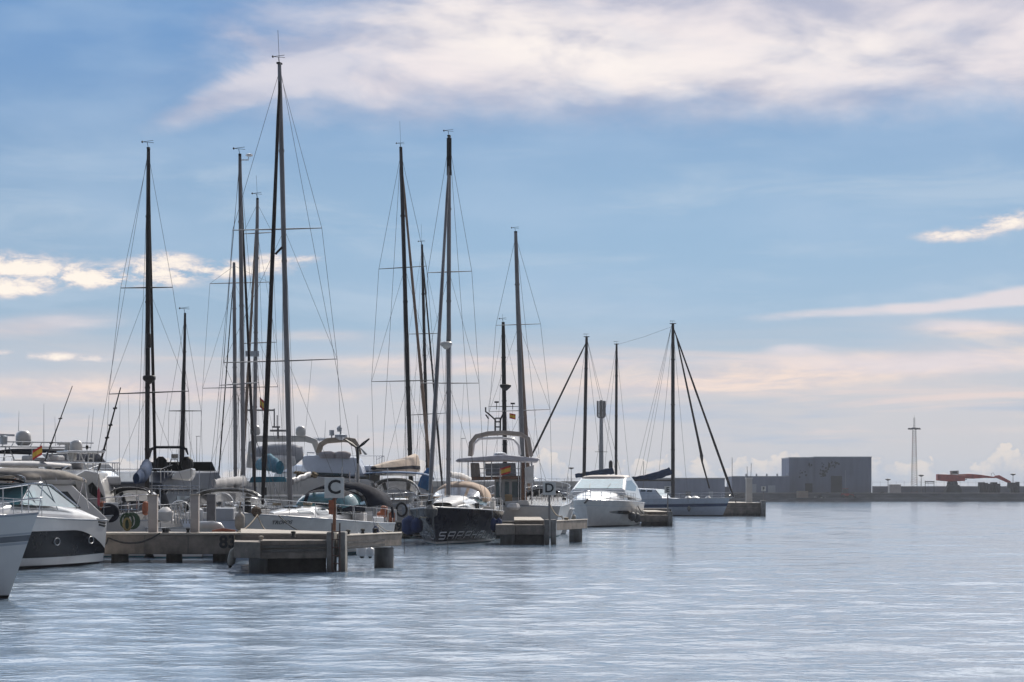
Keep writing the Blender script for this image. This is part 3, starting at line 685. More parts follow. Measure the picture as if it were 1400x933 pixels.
fender(314.5, 748, 775, 69.5, .13, fgrey, 'long grimy fender hanging at the left corner of the nearest pier', .22)
fender(506, 748, 762, 76, .15, fwhite, 'pale fender under the receding wing of the nearest pier, right one')
fender(495, 746, 762, 77, .2, fwhite, 'pale fender beside the teal hull bottom, left one')
# reel of green and yellow hoses
q = MB()
for i in range(9):
    a = random.uniform(-.3, .3); q.tube([(X(178, 79.5)+a*.6+.22*math.cos(k*PI/6), 79.5+a*.3, zt+.42+.28*math.sin(k*PI/6)) for k in range(13)], .035, 5)
simple('hose_coil', q, mat('dark_green_hose', (.02, .06, .03), .7), 'coil of green hose hanging over the walkway of the nearest pier', 'hose')
q = MB()
for i in range(3): q.tube([(X(173, 79.3)+.12*math.cos(k*PI/6)+i*.02, 79.3, zt+.3+.22*math.sin(k*PI/6)) for k in range(13)], .03, 5)
simple('hose_coil', q, mat('yellow_hose', (.2, .16, .06), .6), 'coil of yellow hose next to the green one on the nearest pier', 'hose')

# --- pier D
tD = thing('pier', 'concrete pier numbered 139 with the D sign, behind the dark sailing boat', 'pier', (X(740, 106), 106, 0)); bx, by = X(740, 106), 106
yM2 = 119.5; z2 = Z(713, yM2)
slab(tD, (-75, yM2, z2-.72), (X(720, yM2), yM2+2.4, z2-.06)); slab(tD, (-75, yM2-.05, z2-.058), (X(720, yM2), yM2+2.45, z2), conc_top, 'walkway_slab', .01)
put_text('139', .62, letb, tD, (X(538, yM2)-bx, yM2-.012-by, Z(720.5, yM2)), (PI/2, 0, 0), 'number', bold=.02)
zU2 = Z(711.2, 107); zL2 = Z(717.5, 105.5)
slab(tD, (X(703, 106.5), 106.5, zU2-.75), (X(744, 106.5), 121, zU2-.06)); slab(tD, (X(703, 106.5), 106.45, zU2-.058), (X(744, 106.5), 121, zU2), conc_top, 'walkway_slab', .01)
slab(tD, (X(677.5, 105), 105, zL2-.48), (X(704, 105), 109, zL2), conc, 'ledge_block')
slab(tD, (X(704.2, 105.1), 105.15, zL2-.48), (X(744, 105.1), 106.4, zL2-.005), conc, 'ledge')
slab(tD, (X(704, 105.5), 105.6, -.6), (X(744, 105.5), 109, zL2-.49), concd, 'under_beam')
for a, b_ in ((744.5, 751), (753.5, 760.5)):
    q = MB(); q.box2(*LB((X(a, 105), 105.0, -.8), (X(b_, 105), 106.0, Z(710.5, 105)))); q.build('fender_post', MATS['pale_concrete'], tD, bevel=.03)
para(tD, [(X(761, 106), 106), (X(803, 112), 112), (X(803, 114), 114), (X(761, 108.4), 108.4)], Z(725.5, 106), Z(713.2, 106), conc, 'beam')
para(tD, [(X(761, 106), 105.95), (X(803.4, 112), 111.95), (X(803.4, 114), 114.05), (X(761, 108.4), 108.4)], Z(713.15, 106), Z(712.2, 106), conc_top, 'walkway_slab', .005)
pile(tD, X(694, 105.2), 105.6, .36, zL2-.48); pile(tD, X(788, 110.5), 111.6, .34, Z(724, 110))
pile(tD, X(520, 121), 121, .32, .3)
sign('D', 751, 668, 106.4, 0, zU2, 'white square sign with the letter D at the end of the second pier', .62, pm=alug)
bollard(774, 712.5, 109, 'bollard with a rope on the wing of the second pier', ropem, .1)
# --- pier E
tE = thing('pier', 'third concrete pier with the E sign, right of the white cruiser', 'pier', (X(900, 164), 164, 0)); bx, by = X(900, 164), 164
zU3 = Z(699.8, 166); zL3 = Z(704.5, 164)
slab(tE, (-60, 181, .3), (X(915, 181), 183.4, 1.2)); 
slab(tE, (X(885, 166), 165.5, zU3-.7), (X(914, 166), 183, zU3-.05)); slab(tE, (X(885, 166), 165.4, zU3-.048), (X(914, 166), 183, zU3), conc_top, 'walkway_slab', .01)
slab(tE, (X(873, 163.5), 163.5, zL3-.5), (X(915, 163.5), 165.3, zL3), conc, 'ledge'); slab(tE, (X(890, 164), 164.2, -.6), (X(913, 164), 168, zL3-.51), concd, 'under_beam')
q = MB(); q.box2(*LB((X(914, 163), 163.0, -.8), (X(919.5, 163), 164.4, zU3+.05))); q.build('fender_post', MATS['pale_concrete'], tE, bevel=.03)
pile(tE, X(885, 163.6), 164.2, .42, zL3-.5)
sign('E', 913, 670, 166, 0, zU3, 'small white sign with the letter E at the end of the third pier', .5, pm=alug)
bollard(916.5, 699.5, 163.7, 'dark bollard on the end post of the third pier')
# --- pier F
tF = thing('pier', 'short concrete pier head with white box and F sign, in front of the ketch bow', 'pier', (X(1015, 235), 235, 0)); bx, by = X(1015, 235), 235
zF = Z(687.5, 236)
slab(tF, (X(984.5, 234), 234, zF-1.9), (X(1043.5, 234), 262, zF-.06), conc, 'beam', .04); slab(tF, (X(984, 234), 233.9, zF-.058), (X(1044, 234), 262, zF), conc_top, 'walkway_slab', .01)
slab(tF, (-40, 262, .3), (X(1015, 262), 264.4, 1.2)); slab(tF, (X(984.5, 234), 233.85, .25), (X(1042, 234), 233.98, .95), conc, 'ledge')
q = MB(); q.box2(*LB((X(1041.5, 233), 233.0, -.8), (X(1047, 233), 234.6, zF+.25))); q.build('fender_post', MATS['pale_concrete'], tF, bevel=.03)
t = thing('light_cabinet', 'tall white cabinet with two whip aerials on the last pier head', 'cabinet', (X(1024, 240), 240, zF))
q = MB(); q.box((0, 0, 1.3), (.55*1.2, .6, 2.6)); q.build('body', gel_old, t, bevel=.03)
q = MB(); q.box((0, 0, 2.66), (.8, .7, .12)); q.build('cap', gel, t)
for s in (-.16, .2):
    q = MB(); q.tube([(s, 0, 2.7), (s*1.3, 0, 4.1+s)], .03, 5); q.build('aerial', alug, t)
sign('F', 1044, 668.5, 236, 0, zF, 'small white sign with the letter F at the end of the last pier', .5, pm=alug)
bollard(1006, 687, 236, 'small bollard at the left of the last pier head'); 
# ---------------------------------------------------------------- boat kit
class Hull:
    def __init__(s, L, B, fs, fb, zk=-.6, rb=1.0, rs=.2, ws=.75, tm=.45, pb=2.2, e0=.3, e1=.75, sag=.0, k=1.6):
        s.L, s.B, s.fs, s.fb, s.zk, s.rb, s.rs, s.ws, s.tm, s.pb, s.e0, s.e1, s.sag, s.k = L, B, fs, fb, zk, rb, rs, ws, tm, pb, e0, e1, sag, k
    def sheer(s, t): return s.fs+(s.fb-s.fs)*t**s.k-s.sag*math.sin(PI*t)
    def plan(s, t):
        if t < s.tm: return s.ws+(1-s.ws)*math.sin(PI/2*t/s.tm)
        return 1-((t-s.tm)/(1-s.tm))**s.pb
    def p(s, t, z, side=1, out=0.0):
        sh = s.sheer(t); zz = min(1, max(0, (z-s.zk)/(sh-s.zk)))
        xs = -s.L/2+s.rs*zz; xb = s.L/2-s.rb*(1-zz)
        x = xs+(xb-xs)*t; e = s.e0+(s.e1-s.e0)*max(0, (t-.35)/.65)**1.5
        y = s.B/2*max(0, s.plan(t))*zz**e
        return Vector((x, side*(y+out), z))
    def px(s, x, z, side=1, out=0.0):
        """point on the side surface at local x and height z"""
        lo, hi = 0.0, 1.0
        for _ in range(30):
            m_ = (lo+hi)/2
            if s.p(m_, z).x < x: lo = m_
            else: hi = m_
        return s.p(lo, z, side, out)
    def deck_y(s, x): 
        q = s.px(x, 99); lo, hi = 0.0, 1.0
        for _ in range(30):
            m_ = (lo+hi)/2
            if s.p(m_, s.sheer(m_)).x < x: lo = m_
            else: hi = m_
        return abs(s.p(lo, s.sheer(lo)).y), s.sheer(lo)
    def build(s, t_, mats, zs, parent, n=26):
        """zs: rows (height or ('s',below sheer), material index of the band under it)"""
        def zz(r, t):
            return s.sheer(t)-r[1] if isinstance(r, tuple) else min(r, s.sheer(t)-.02)
        rows = []; mi = []
        ts = [i/n for i in range(n+1)]
        for lvl, band in zs: rows.append(lvl); mi.append(band)
        b = MB()
        for side in (-1, 1):
            b.grid([[s.p(t, zz(r, t), side) for t in ts] for r in rows], lambda i, j: mi[i+1])
        # transom
        st = [[s.p(0, zz(r, 0), -1), s.p(0, zz(r, 0), 1)] for r in rows]
        b.grid(st, lambda i, j: mi[i+1])
        h = b.build('hull', mats, parent, smooth=35)
        return h
    def deck(s, m, parent, drop=.03, camber=.06, n=26):
        b = MB(); rows = []
        for i in range(n+1):
            t = i/n; a = s.p(t, s.sheer(t), -1); c = s.p(t, s.sheer(t), 1)
            rows.append([a.lerp(c, k/6)+Vector((0, 0, -drop+camber*math.sin(PI*k/6))) for k in range(7)])
        b.grid(rows); b.build('deck', m, parent, smooth=40)
        b = MB()
        for side in (-1, 1): b.tube([s.p(i/n, s.sheer(i/n), side) for i in range(n+1)], .028, 6)
        b.tube([s.p(0, s.sheer(0), -1), s.p(0, s.sheer(0), 1)], .028, 6)
        b.build('toe_rail', steel if drop < 0 else gel_grey, parent, smooth=60)
    def rail(s, parent, t0, t1, h=.6, n=7, wires=2, r=.014, pulpit=True, m=None, name='guard_rail', inset=.06, hoop=True):
        b = MB(); sides = {}
        for side in (-1, 1):
            pts = []
            for i in range(n):
                t = t0+(t1-t0)*i/(n-1); q = s.p(t, s.sheer(t), side, -inset); pts.append(q)
                b.tube([q, q+Vector((0, 0, h))], r, 5)
            fine = [s.p(t0+(t1-t0)*i/24, s.sheer(t0+(t1-t0)*i/24), side, -inset) for i in range(25)]
            for w in range(wires):
                b.tube([q+Vector((0, 0, h*(w+1)/wires)) for q in fine], r*(.9 if w == wires-1 else .55), 5)
            sides[side] = fine[-1]
        if pulpit:
            f = s.p(1, s.fb)+Vector((.12, 0, .02)); 
            for w in range(wires):
                zz = Vector((0, 0, h*(w+1)/wires))
                b.tube([sides[-1]+zz, (sides[-1]*.35+f*.65)+Vector((0, -.12, 0))+zz, f+zz, (sides[1]*.35+f*.65)+Vector((0, .12, 0))+zz, sides[1]+zz], r*1.1, 6)
            b.tube([f+Vector((-.1, 0, 0)), f+Vector((0, 0, h))], r, 5)
        return b.build(name, m or steel, parent, smooth=60)
def hull_text(H, s_, size, x0, zc, side, m, parent, sx=1.0, bold=.004):
    """lettering wrapped on the hull side, centred at local x0"""
    me = text_mesh(s_, size, bold, .0)
    bm = bmesh.new(); bm.from_mesh(me); bmesh.ops.subdivide_edges(bm, edges=[e for e in bm.edges if e.calc_length() > size*.3], cuts=2)
    d = -1 if side > 0 else 1           # port text runs from bow to stern, starboard the other way
    for v in bm.verts:
        q = H.px(x0+d*v.co.x*sx, zc+v.co.y, side, .015); v.co = q
    bm.to_mesh(me); bm.free(); me.materials.clear(); me.materials.append(m)
    o = bpy.data.objects.new('name_lettering', me); C.objects.link(o); o.parent = parent
    return o
def boat(name, label, cat, bow, stern, group=None):
    """bow and stern as world x,y; returns root, inverse matrix"""
    c = ((bow[0]+stern[0])/2, (bow[1]+stern[1])/2); a = math.atan2(bow[1]-stern[1], bow[0]-stern[0])
    t = thing(name, label, cat, (c[0], c[1], 0), a, group)
    Mi = (Matrix.Translation((c[0], c[1], 0))@Matrix.Rotation(a, 4, 'Z')).inverted()
    return t, (lambda p: Mi@Vector(p)), math.hypot(bow[0]-stern[0], bow[1]-stern[1])
def at_heading(px, d, hdg, L, end='bow'):
    x = X(px, d); hx, hy = math.cos(R(hdg))*L, math.sin(R(hdg))*L
    return ((x, d), (x-hx, d-hy)) if end == 'bow' else ((x+hx, d+hy), (x, d))
def superellipse(x, w, z0, z1, n=14, pw=2.4, full=False):
    pts = []
    for i in range(n+1):
        a = PI*i/n; ca, sa = math.cos(a), math.sin(a)
        pts.append(Vector((x, -w*math.copysign(abs(ca)**(2/pw), ca), z0+(z1-z0)*abs(sa)**(2/pw))))
    return pts
def coachroof(parent, st, m, name='coachroof', pw=3.0):
    """st: stations (x, half width, z bottom, z top)"""
    b = MB(); b.loft([superellipse(x, w, z0, z1, 16, pw) for x, w, z0, z1 in st])
    return b.build(name, m, parent, smooth=40)
def canopy(parent, st, mats, name, win=None, pw=2.4, n=16, legs=True):
    """canvas arch; win(i,j)->1 for clear panels"""
    b = MB(); b.grid([superellipse(x, w, z0, z1, n, pw) for x, w, z0, z1 in st], (win or 0))
    o = b.build(name, mats, parent, smooth=50)
    md = o.modifiers.new('cloth_thickness', 'SOLIDIFY'); md.thickness = .02
    return o
def cabin_window(parent, st, x0, x1, f0, f1, side, m=None, pw=3.0):
    """dark window strip lying on the side of a coachroof"""
    def at(x, f):
        for a, c in zip(st, st[1:]):
            if min(a[0], c[0]) <= x <= max(a[0], c[0]):
                k = (x-a[0])/(c[0]-a[0]); q = [a[i]+(c[i]-a[i])*k for i in range(4)]; break
        else: q = st[-1]
        an = f*PI/2; ca, sa = math.cos(an)**(2/pw), math.sin(an)**(2/pw)
        return Vector((x, side*(q[1]*ca+.012), q[2]+(q[3]-q[2])*sa+.008))
    b = MB(); b.grid([[at(x0+(x1-x0)*i/6, f0+(f1-f0)*j/3*(1 if 0 < i < 6 else .9)) for i in range(7)] for j in range(4)])
    return b.build('cabin_window', m or glassd, parent, smooth=60)
def mast_rig(parent, tl, base, top, r=.10, m=None, spreaders=(), shroud_to=(), fore=None, fore_r=.0, back=None, d=80, head='vane', mfs=None, fore_top=.97, lines=4, two_tone=None, wr=.008, antenna=0, low_from=None):
    """mast and rigging; all points are world points, tl maps them to the boat"""
    B_, T_ = Vector(base), Vector(top); q = MB(); m = m or alu
    def at(f): return B_.lerp(T_, f)
    mp_ = MB(); mp_.tube([tl(at(f)) for f in (0, .25, .5, .75, .93, 1)], [r, r, r*.98, r*.95, r*.85, r*.7], 12, flat=1.25)
    mo = mp_.build('mast', m, parent, smooth=50)
    fz = lambda z: (z-B_.z)/(T_.z-B_.z)
    tips = []
    for (pxl, pyl, pxr, pyr) in spreaders:
        zl = Z((pyl+pyr)/2, d); c = at(fz(zl)); a = Vector((X(pxl, d-.3), d-.3, Z(pyl, d-.3))); b_ = Vector((X(pxr, d+.3), d+.3, Z(pyr, d+.3)))
        s_ = MB(); s_.tube([tl(a), tl(c)], [.03, .055], 6, flat=.6); s_.tube([tl(c), tl(b_)], [.055, .03], 6, flat=.6); s_.build('spreader', m, parent, smooth=60)
        tips.append((a, b_))
    ch = shroud_to
    for i in (0, 1):
        start = at(.985); pts = [start]+[t[i] for t in tips]+([Vector(ch[i])] if ch else [])
        if len(pts) > 1:
            s_ = MB(); s_.tube([tl(p) for p in pts], wr, 5, cap=False); s_.build('shroud', wire, parent)
        for k, t in enumerate(tips):            # diagonals
            up = at(fz(t[i].z)); nxt = tips[k+1][i] if k+1 < len(tips) else (Vector(ch[i])+Vector((0, .15, 0)) if ch else None)
            if nxt is not None:
                s_ = MB(); s_.tube([tl(up), tl(nxt)], wr*.8, 5, cap=False); s_.build('shroud', wire, parent)
    if fore is not None:
        f0 = at(fore_top); f1 = Vector(fore)
        if fore_r:
            s_ = MB(); ps = [f0.lerp(f1, k/10) for k in range(11)]
            s_.tube([tl(p) for p in ps], [fore_r*.35]+[fore_r*(.6+.5*k/10)*(1+.06*math.sin(k*2.1)) for k in range(1, 10)]+[fore_r*.5], 8); s_.build('furled_genoa', mfs or sailc, parent, smooth=50)
        else:
            s_ = MB(); s_.tube([tl(f0), tl(f1)], wr, 5, cap=False); s_.build('forestay', wire, parent)
    if back is not None:
        for bb in back:
            s_ = MB(); s_.tube([tl(T_), tl(Vector(bb))], wr, 5, cap=False); s_.build('backstay', wire, parent)
    for k in range(lines):                      # halyards led down beside the mast
        o = Vector(((-1)**k*(.16+.06*k), .05*k, 0)); s_ = MB(); s_.tube([tl(at(.97-.1*k)), tl(at(.03)+o)], wr*.8, 4, cap=False); s_.build('halyard', wire, parent)
    for t in tips[-1:]:                         # lazy lines from the lower spreader to the deck
        for i in (0, 1):
            a_ = t[i].lerp(at(fz(t[i].z)), .5); s_ = MB(); s_.tube([tl(a_), tl(at(.04)+Vector(((i*2-1)*.5, -1.2+.4*i, 0)))], wr*.7, 4, cap=False); s_.build('lazy_line', wire, parent)
    for fr_ in (.12, .3, .55, .8):
        s_ = MB(); s_.tube([tl(at(fr_)), tl(at(fr_+.006))], r*1.12, 10, flat=1.25); s_.build('mast_band', m, parent)
    h = T_
    if head:
        s_ = MB(); s_.box(tl(h)+Vector((0, 0, .03)), (r*3.2, r*1.6, .07)); s_.tube([tl(h), tl(h+Vector((-.05, 0, .28)))], .012, 5)
        s_.tube([tl(h+Vector((-.26, 0, .30))), tl(h+Vector((.22, 0, .26)))], .010, 5); s_.build('masthead', blackp, parent)
        s_ = MB(); s_.lathe(tl(h+Vector((-.26, 0, .30))), [(.015, -.05), (.05, 0), (.015, .05)], 8); s_.tube([tl(h+Vector((-.26, 0, .30))), tl(h+Vector((.2, 0, .36)))], .012, 4); s_.build('wind_vane', blackp, parent)
    if antenna:
        s_ = MB(); s_.tube([tl(h), tl(h+Vector((-.06, 0, antenna)))], .009, 4); s_.build('antenna', blackp, parent)
    return mo, at, fz
def radar(parent, tl, p, kind='bowl', m=None, w=.32):
    b = MB(); c = tl(p)
    if kind == 'bowl': b.lathe(c, [(w*.25, -w*.7), (w*.8, -w*.2), (w, 0), (w, .12), (w*.85, .16)], 14)
    elif kind == 'dome': b.lathe(c, [(w*.7, -w*.9), (w, -w*.6), (w, w*.3), (w*.9, w*.7), (w*.55, w*1.02), (w*.1, w*1.1)], 16)
    elif kind == 'box': b.box(c, (w*1.6, w*1.6, .24))
    elif kind == 'tube': b.lathe(c, [(w*.4, -.3), (w*.5, -.25), (w*.5, .25), (w*.4, .3)], 10)
    elif kind == 'bar': b.box(c+Vector((0, 0, .12)), (.14, w*4, .09)); b.lathe(c, [(.14, -.2), (.14, .06), (.06, .1)], 10)
    return b.build('radar', m or gel_old, parent, smooth=45)
def sail_pack(parent, pts, rs, m, name='sail_cover', flat=1.0):
    pts = [Vector(p) for p in pts]; b = MB()
    n = 14; P_ = []; R_ = []
    for i in range(n+1):
        k = i/n*(len(pts)-1); j = min(int(k), len(pts)-2); f = k-j
        P_.append(pts[j].lerp(pts[j+1], f)+Vector((0, 0, .03*math.sin(i*2.3)))); R_.append((rs[j]*(1-f)+rs[j+1]*f)*(1+.07*math.sin(i*1.9)))
    b.tube(P_, R_, 10, flat=.6, up=(0, 0, 1)); return b.build(name, m, parent, smooth=60)
def wfun(w0, z0, k): return lambda x, z: max(.05, w0-k*(z-z0))
def side_panel(parent, poly, wf, side, m, name='window', off=.012, th=.03):
    b = MB(); n = len(poly); o = [(x, side*(wf(x, z)+off), z) for x, z in poly]; i_ = [(x, side*(wf(x, z)-th), z) for x, z in poly]
    b.add(o+i_, [tuple(range(n)), tuple(range(n, 2*n))[::-1]]+[(i, (i+1) % n, (i+1) % n+n, i+n) for i in range(n)])
    return b.build(name, m, parent)
def front_panel(parent, a, b_, wf, m, u0=-.9, u1=.9, name='windscreen', off=.02):
    """panel on the sloped face between profile points a (low) and b (high)"""
    d = Vector((b_[0]-a[0], 0, b_[1]-a[1])).normalized(); n = Vector((d.z, 0, -d.x))
    if n.z < 0 and abs(n.z) > .2: n = -n
    if abs(n.z) <= .2 and n.x*(a[0]+b_[0]) < 0: n = -n
    wa, wb = wf(*a), wf(*b_)
    v = [Vector((a[0], u0*wa, a[1])), Vector((a[0], u1*wa, a[1])), Vector((b_[0], u1*wb, b_[1])), Vector((b_[0], u0*wb, b_[1]))]
    q = MB(); vo = [p+n*off for p in v]; vi = [p-n*.03 for p in v]
    q.add(vo+vi, [(0, 1, 2, 3), (7, 6, 5, 4), (0, 4, 5, 1), (1, 5, 6, 2), (2, 6, 7, 3), (3, 7, 4, 0)])
    return q.build(name, m, parent)
def flag(px, py, d, w_, h_, label, bands=(redc, yellowc, redc), lean=.2, pole=None):
    t = thing('flag', label, 'flag', (X(px, d), d, Z(py, d))); n = 10; rows = [0, .25, .75, 1]
    for k in range(3):
        b = MB(); b.grid([[Vector((w_*i/n, .07*math.sin(i*.9)*w_, -h_*(rows[k] if j == 0 else rows[k+1])-lean*w_*i/n)) for i in range(n+1)] for j in (0, 1)])
        b.build('flag_stripe', bands[k], t, smooth=60)
    if pole:
        b = MB(); b.tube([(0, 0, -pole), (0, 0, .1)], .015, 5); b.build('staff', steel, t)
    return t
def whip(px0, py0, px1, py1, d, r, label, m=None, knots=()):
    q = MB(); a, b_ = P(px0, py0, d), P(px1, py1, d); q.tube([a, a.lerp(b_, .5), b_], [r, r*.8, r*.45], 5)
    for k in knots: c = a.lerp(b_, k); q.tube([c+Vector((-.08, 0, 0)), c+Vector((.08, 0, .02))], r*.8, 5)
    simple('whip_aerial', q, m or gel_grey, label, 'aerial', 'whip aerials and outriggers over the motor yachts', smooth=60)
WL = lambda a, b_, c: [(-.6, 0), (.06, a), (.14, b_), (.5, c), (1.0, c), (('s', .30), c), (('s', .02), c), (('s', 0), c)]

GLYPH = {'S': [(0, 1, 1, 1), (0, 1, 0, .5), (0, .5, 1, .5), (1, .5, 1, 0), (1, 0, 0, 0)], 'A': [(0, 0, 0, 1), (0, 1, 1, 1), (1, 1, 1, 0), (0, .45, 1, .45)],
         'P': [(0, 0, 0, 1), (0, 1, 1, 1), (1, 1, 1, .45), (1, .45, 0, .45)], 'H': [(0, 0, 0, 1), (1, 0, 1, 1), (0, .5, 1, .5)], 'L': [(0, 1, 0, 0), (0, 0, 1, 0)]}
def hull_x(H, root, px, side, z):
    """local x whose side point lies in the direction of photo column px"""
    M = Matrix.Translation(root.location)@Matrix.Rotation(root.rotation_euler.z, 4, 'Z'); best = None
    for i in range(400):
        x = H.L/2-.3-i*.02; q = M@H.px(x, z, side); e = abs(HX+F*q.x/q.y-px)
        if best is None or e < best[0]: best = (e, x)
    return best[1]
def block_name(H, root, side, px0, px1, py0, py1, d, word='SAPPHAL'):
    """squared letters of even width laid on the bow"""
    z1, z0 = Z(py0, d), Z(py1, d); zc = (z0+z1)/2
    if px0: xa, xb = hull_x(H, root, px0, side, zc), hull_x(H, root, px1, side, zc)
    else:
        xa, xb = block_name.rng[1], block_name.rng[0]
    if px0: block_name.rng = (xa, xb)
    n = len(word); b = MB(); st = .028
    for k, ch in enumerate(word):
        u0, u1 = (k+.10)/n, (k+.76)/n
        for (x0, y0, x1, y1) in GLYPH[ch]:
            pa = [xa+(xb-xa)*(u0+(u1-u0)*x) for x in (x0, x1)]; za = [z0+(z1-z0)*y for y in (y0, y1)]
            hx = st*1.1 if x0 == x1 else 0; hz = st if y0 == y1 else 0; N = 4; r0 = []; r1 = []
            for i in range(N+1):
                x = pa[0]+(pa[1]-pa[0])*i/N; z = za[0]+(za[1]-za[0])*i/N
                r0.append(H.px(x-hx-(0.06 if hz and i == 0 else 0)*0, z-hz, side, .014)); r1.append(H.px(x+hx, z+hz, side, .014))
            b.grid([r0, r1])
    return b.build('name_lettering', letg, root, fix=False)
# ================================================================ boat at the left edge: white bow with grey stripe
bow, stern = at_heading(52, 51.2, -14, 11.0)
t, tl, L_ = boat('motor_boat', 'white motor boat bow with a grey stripe and steel pulpit, cut by the left edge', 'motor boat', bow, stern)
H = Hull(11, 3.6, 1.55, 2.02, -.6, 1.0, .1, .85, .5, 2.2, .28, 1.0, k=2.2)
H.build(t, [antif if False else blackp, gel, gel_grey, mat('stripe_grey', (.16, .17, .19), .3)], [(-.6, 0), (.10, 0), (.15, 1), (.45, 1), (.9, 1), (1.12, 1), (('s', .72), 1), (('s', .66), 2), (('s', .645), 1), (('s', .50), 3), (('s', .485), 1), (('s', .44), 2), (('s', .12), 1), (('s', .02), 1), (('s', 0), 1)], t, n=40)
H.deck(gel, t, .02)
coachroof(t, [(3.6, .1, 1.9, 1.93), (2.6, .8, 1.8, 2.12), (1.0, 1.15, 1.7, 2.3), (-.5, 1.3, 1.6, 2.4), (-.9, 1.3, 1.6, 2.4)], gel, 'foredeck_cabin')
H.rail(t, .45, .97, .70, 7, 2, .013)
for x in (3.0, 1.4):
    q = MB(); c = H.px(x, H.sheer(.8)-.60, -1, .02); q.lathe(c, [(.03, 0), (.12, 0), (.12, .03), (.02, .03)], 12, axis=(0, -1, 0)); q.build('stripe_roundel', gel_grey, t)
q = MB(); q.prism([(-2.8, 1.7), (-.6, 1.75), (-1.5, 2.75), (-3.6, 2.8)], 1.2, wfun(1.3, 1.7, .2)); q.build('windscreen', glasst, t)
hull_text(H, '11 RS', .11, 4.15, 1.68, -1, letg, t)

# ================================================================ cruiser with navy panel, stern right
stern = (X(97, 77.5), 77.5); hd = -104.5; Lh = 10.6
bow = (stern[0]+math.cos(R(hd))*Lh, stern[1]+math.sin(R(hd))*Lh)
t, tl, L_ = boat('cabin_cruiser', 'white cruiser with a long navy hull panel, two portholes and taupe bimini, beside pier 83', 'cabin cruiser', bow, stern)
H = Hull(Lh, 3.5, 1.55, 1.95, -.6, 1.1, .55, .93, .4, 2.4, .2, .8, k=1.5)
H.build(t, [blackp, gel], [(-.6, 0), (.10, 0), (.14, 1), (.5, 1), (.8, 1), (1.1, 1), (1.4, 1), (('s', .1), 1), (('s', 0), 1)], t, n=30)
H.deck(gel, t, .0, .1)
# navy panel following the hull side
for side in (1, -1):
    q = MB(); n = 40; rows = []
    for j in range(9):
        r_ = []
        for i in range(n+1):
            x = -Lh/2+.12+(Lh*.80)*i/n; u = i/n
            top = .42+.82*min(1, (math.sin(min(1, u*2.6)*PI/2)))**.8-.55*max(0, (u-.7)/.3)**2
            bot = .40-.04*math.sin(u*PI)
            z = bot+(max(top, bot+.01)-bot)*j/8
            r_.append(H.px(x, z, side, .012))
        rows.append(r_)
    q.grid(rows); q.build('hull_panel', mat('panel_black', (.006, .008, .014), .25, var=.2, spec=.15), t, smooth=60)
for x in (-3.55, -.9):
    q = MB(); c = H.px(x, .88, 1, .02); k = [(c+Vector((.20*math.cos(a), .02, .12*math.sin(a)))) for a in [i*PI/10 for i in range(21)]]; q.tube(k, .016, 6, cap=False); q.build('porthole', gel_grey, t, smooth=60)
coachroof(t, [(4.6, .15, 1.75, 1.85), (3.4, 1.0, 1.7, 2.15), (1.6, 1.4, 1.6, 2.32), (-.6, 1.5, 1.5, 2.32), (-3.4, 1.55, 1.5, 2.05), (-4.7, 1.5, 1.4, 1.75)], gel, 'cabin_top')
for side in (1, -1):
    wf = wfun(1.52, 2.0, .35)
    side_panel(t, [(1.5, 2.12), (-2.6, 2.0), (-1.1, 2.72), (.3, 2.78)], wf, side, glasst, 'windscreen', .03)
q = MB(); q.tube([(1.5, 1.53, 2.14), (.3, 1.3, 2.82), (-1.1, 1.32, 2.76), (-2.65, 1.56, 2.02)], .03, 6); q.tube([(.3, 1.3, 2.8), (.3, -1.3, 2.8)], .03, 6); q.build('windscreen_frame', steel, t)
q = MB(); q.prism([(1.55, 2.12), (.35, 2.80), (.30, 2.80), (1.45, 2.12)], 1.4, wfun(1.5, 2.1, .3)); q.build('windscreen', glasst, t)
for k in range(3):
    side_panel(t, [(-3.9-.1*k, 1.62-.1*k), (-4.7, 1.56-.1*k), (-4.6, 1.51-.1*k), (-3.9-.1*k, 1.57-.1*k)], lambda x, z: H.px(x, z).y, 1, blackp, 'vent_slot', .02)
canopy(t, [(1.2, 1.35, 2.9, 3.14), (.2, 1.42, 2.92, 3.28), (-1.2, 1.45, 2.94, 3.34), (-2.6, 1.45, 2.94, 3.30), (-3.6, 1.42, 2.85, 3.1)], [ctaupe], 'bimini', pw=3)
q = MB()
for i in range(5): q.tube(superellipse(1.0-i*1.1, 1.46, 2.90, 3.12+.06*math.sin(i), 12, 3), .02, 6)
for s in (1, -1):
    for x0, x1 in ((1.1, .2), (-.4, -1.2), (-3.4, -2.6), (-3.4, -3.6)): q.tube([(x0, s*1.4, 3.0), (x1, s*1.5, 1.95)], .018, 6)
q.build('bimini_frame', steel, t)
canopy(t, [(-.2, 1.36, 2.1, 2.98), (-.2, 1.3, 2.1, 2.9)], [cnavy], 'side_curtain')
q = MB(); q.prism([(-.6, 1.9), (-.6, 2.75), (-1.5, 2.8), (-2.2, 1.9)], .8); q.build('helm_seat', gel_old, t, bevel=.05)
H.rail(t, .5, .97, .55, 7, 2, .014)
q = MB(); q.box((-2.4, .4, 2.35), (.5, .5, .6)); q.build('seat_back', cwhite, t, bevel=.06)
fender(135, 666, 694, 77.5, .05, mat('burgundy_cover', (.25, .03, .05), .8), 'furled burgundy ensign roll standing at the stern of the navy panelled cruiser')

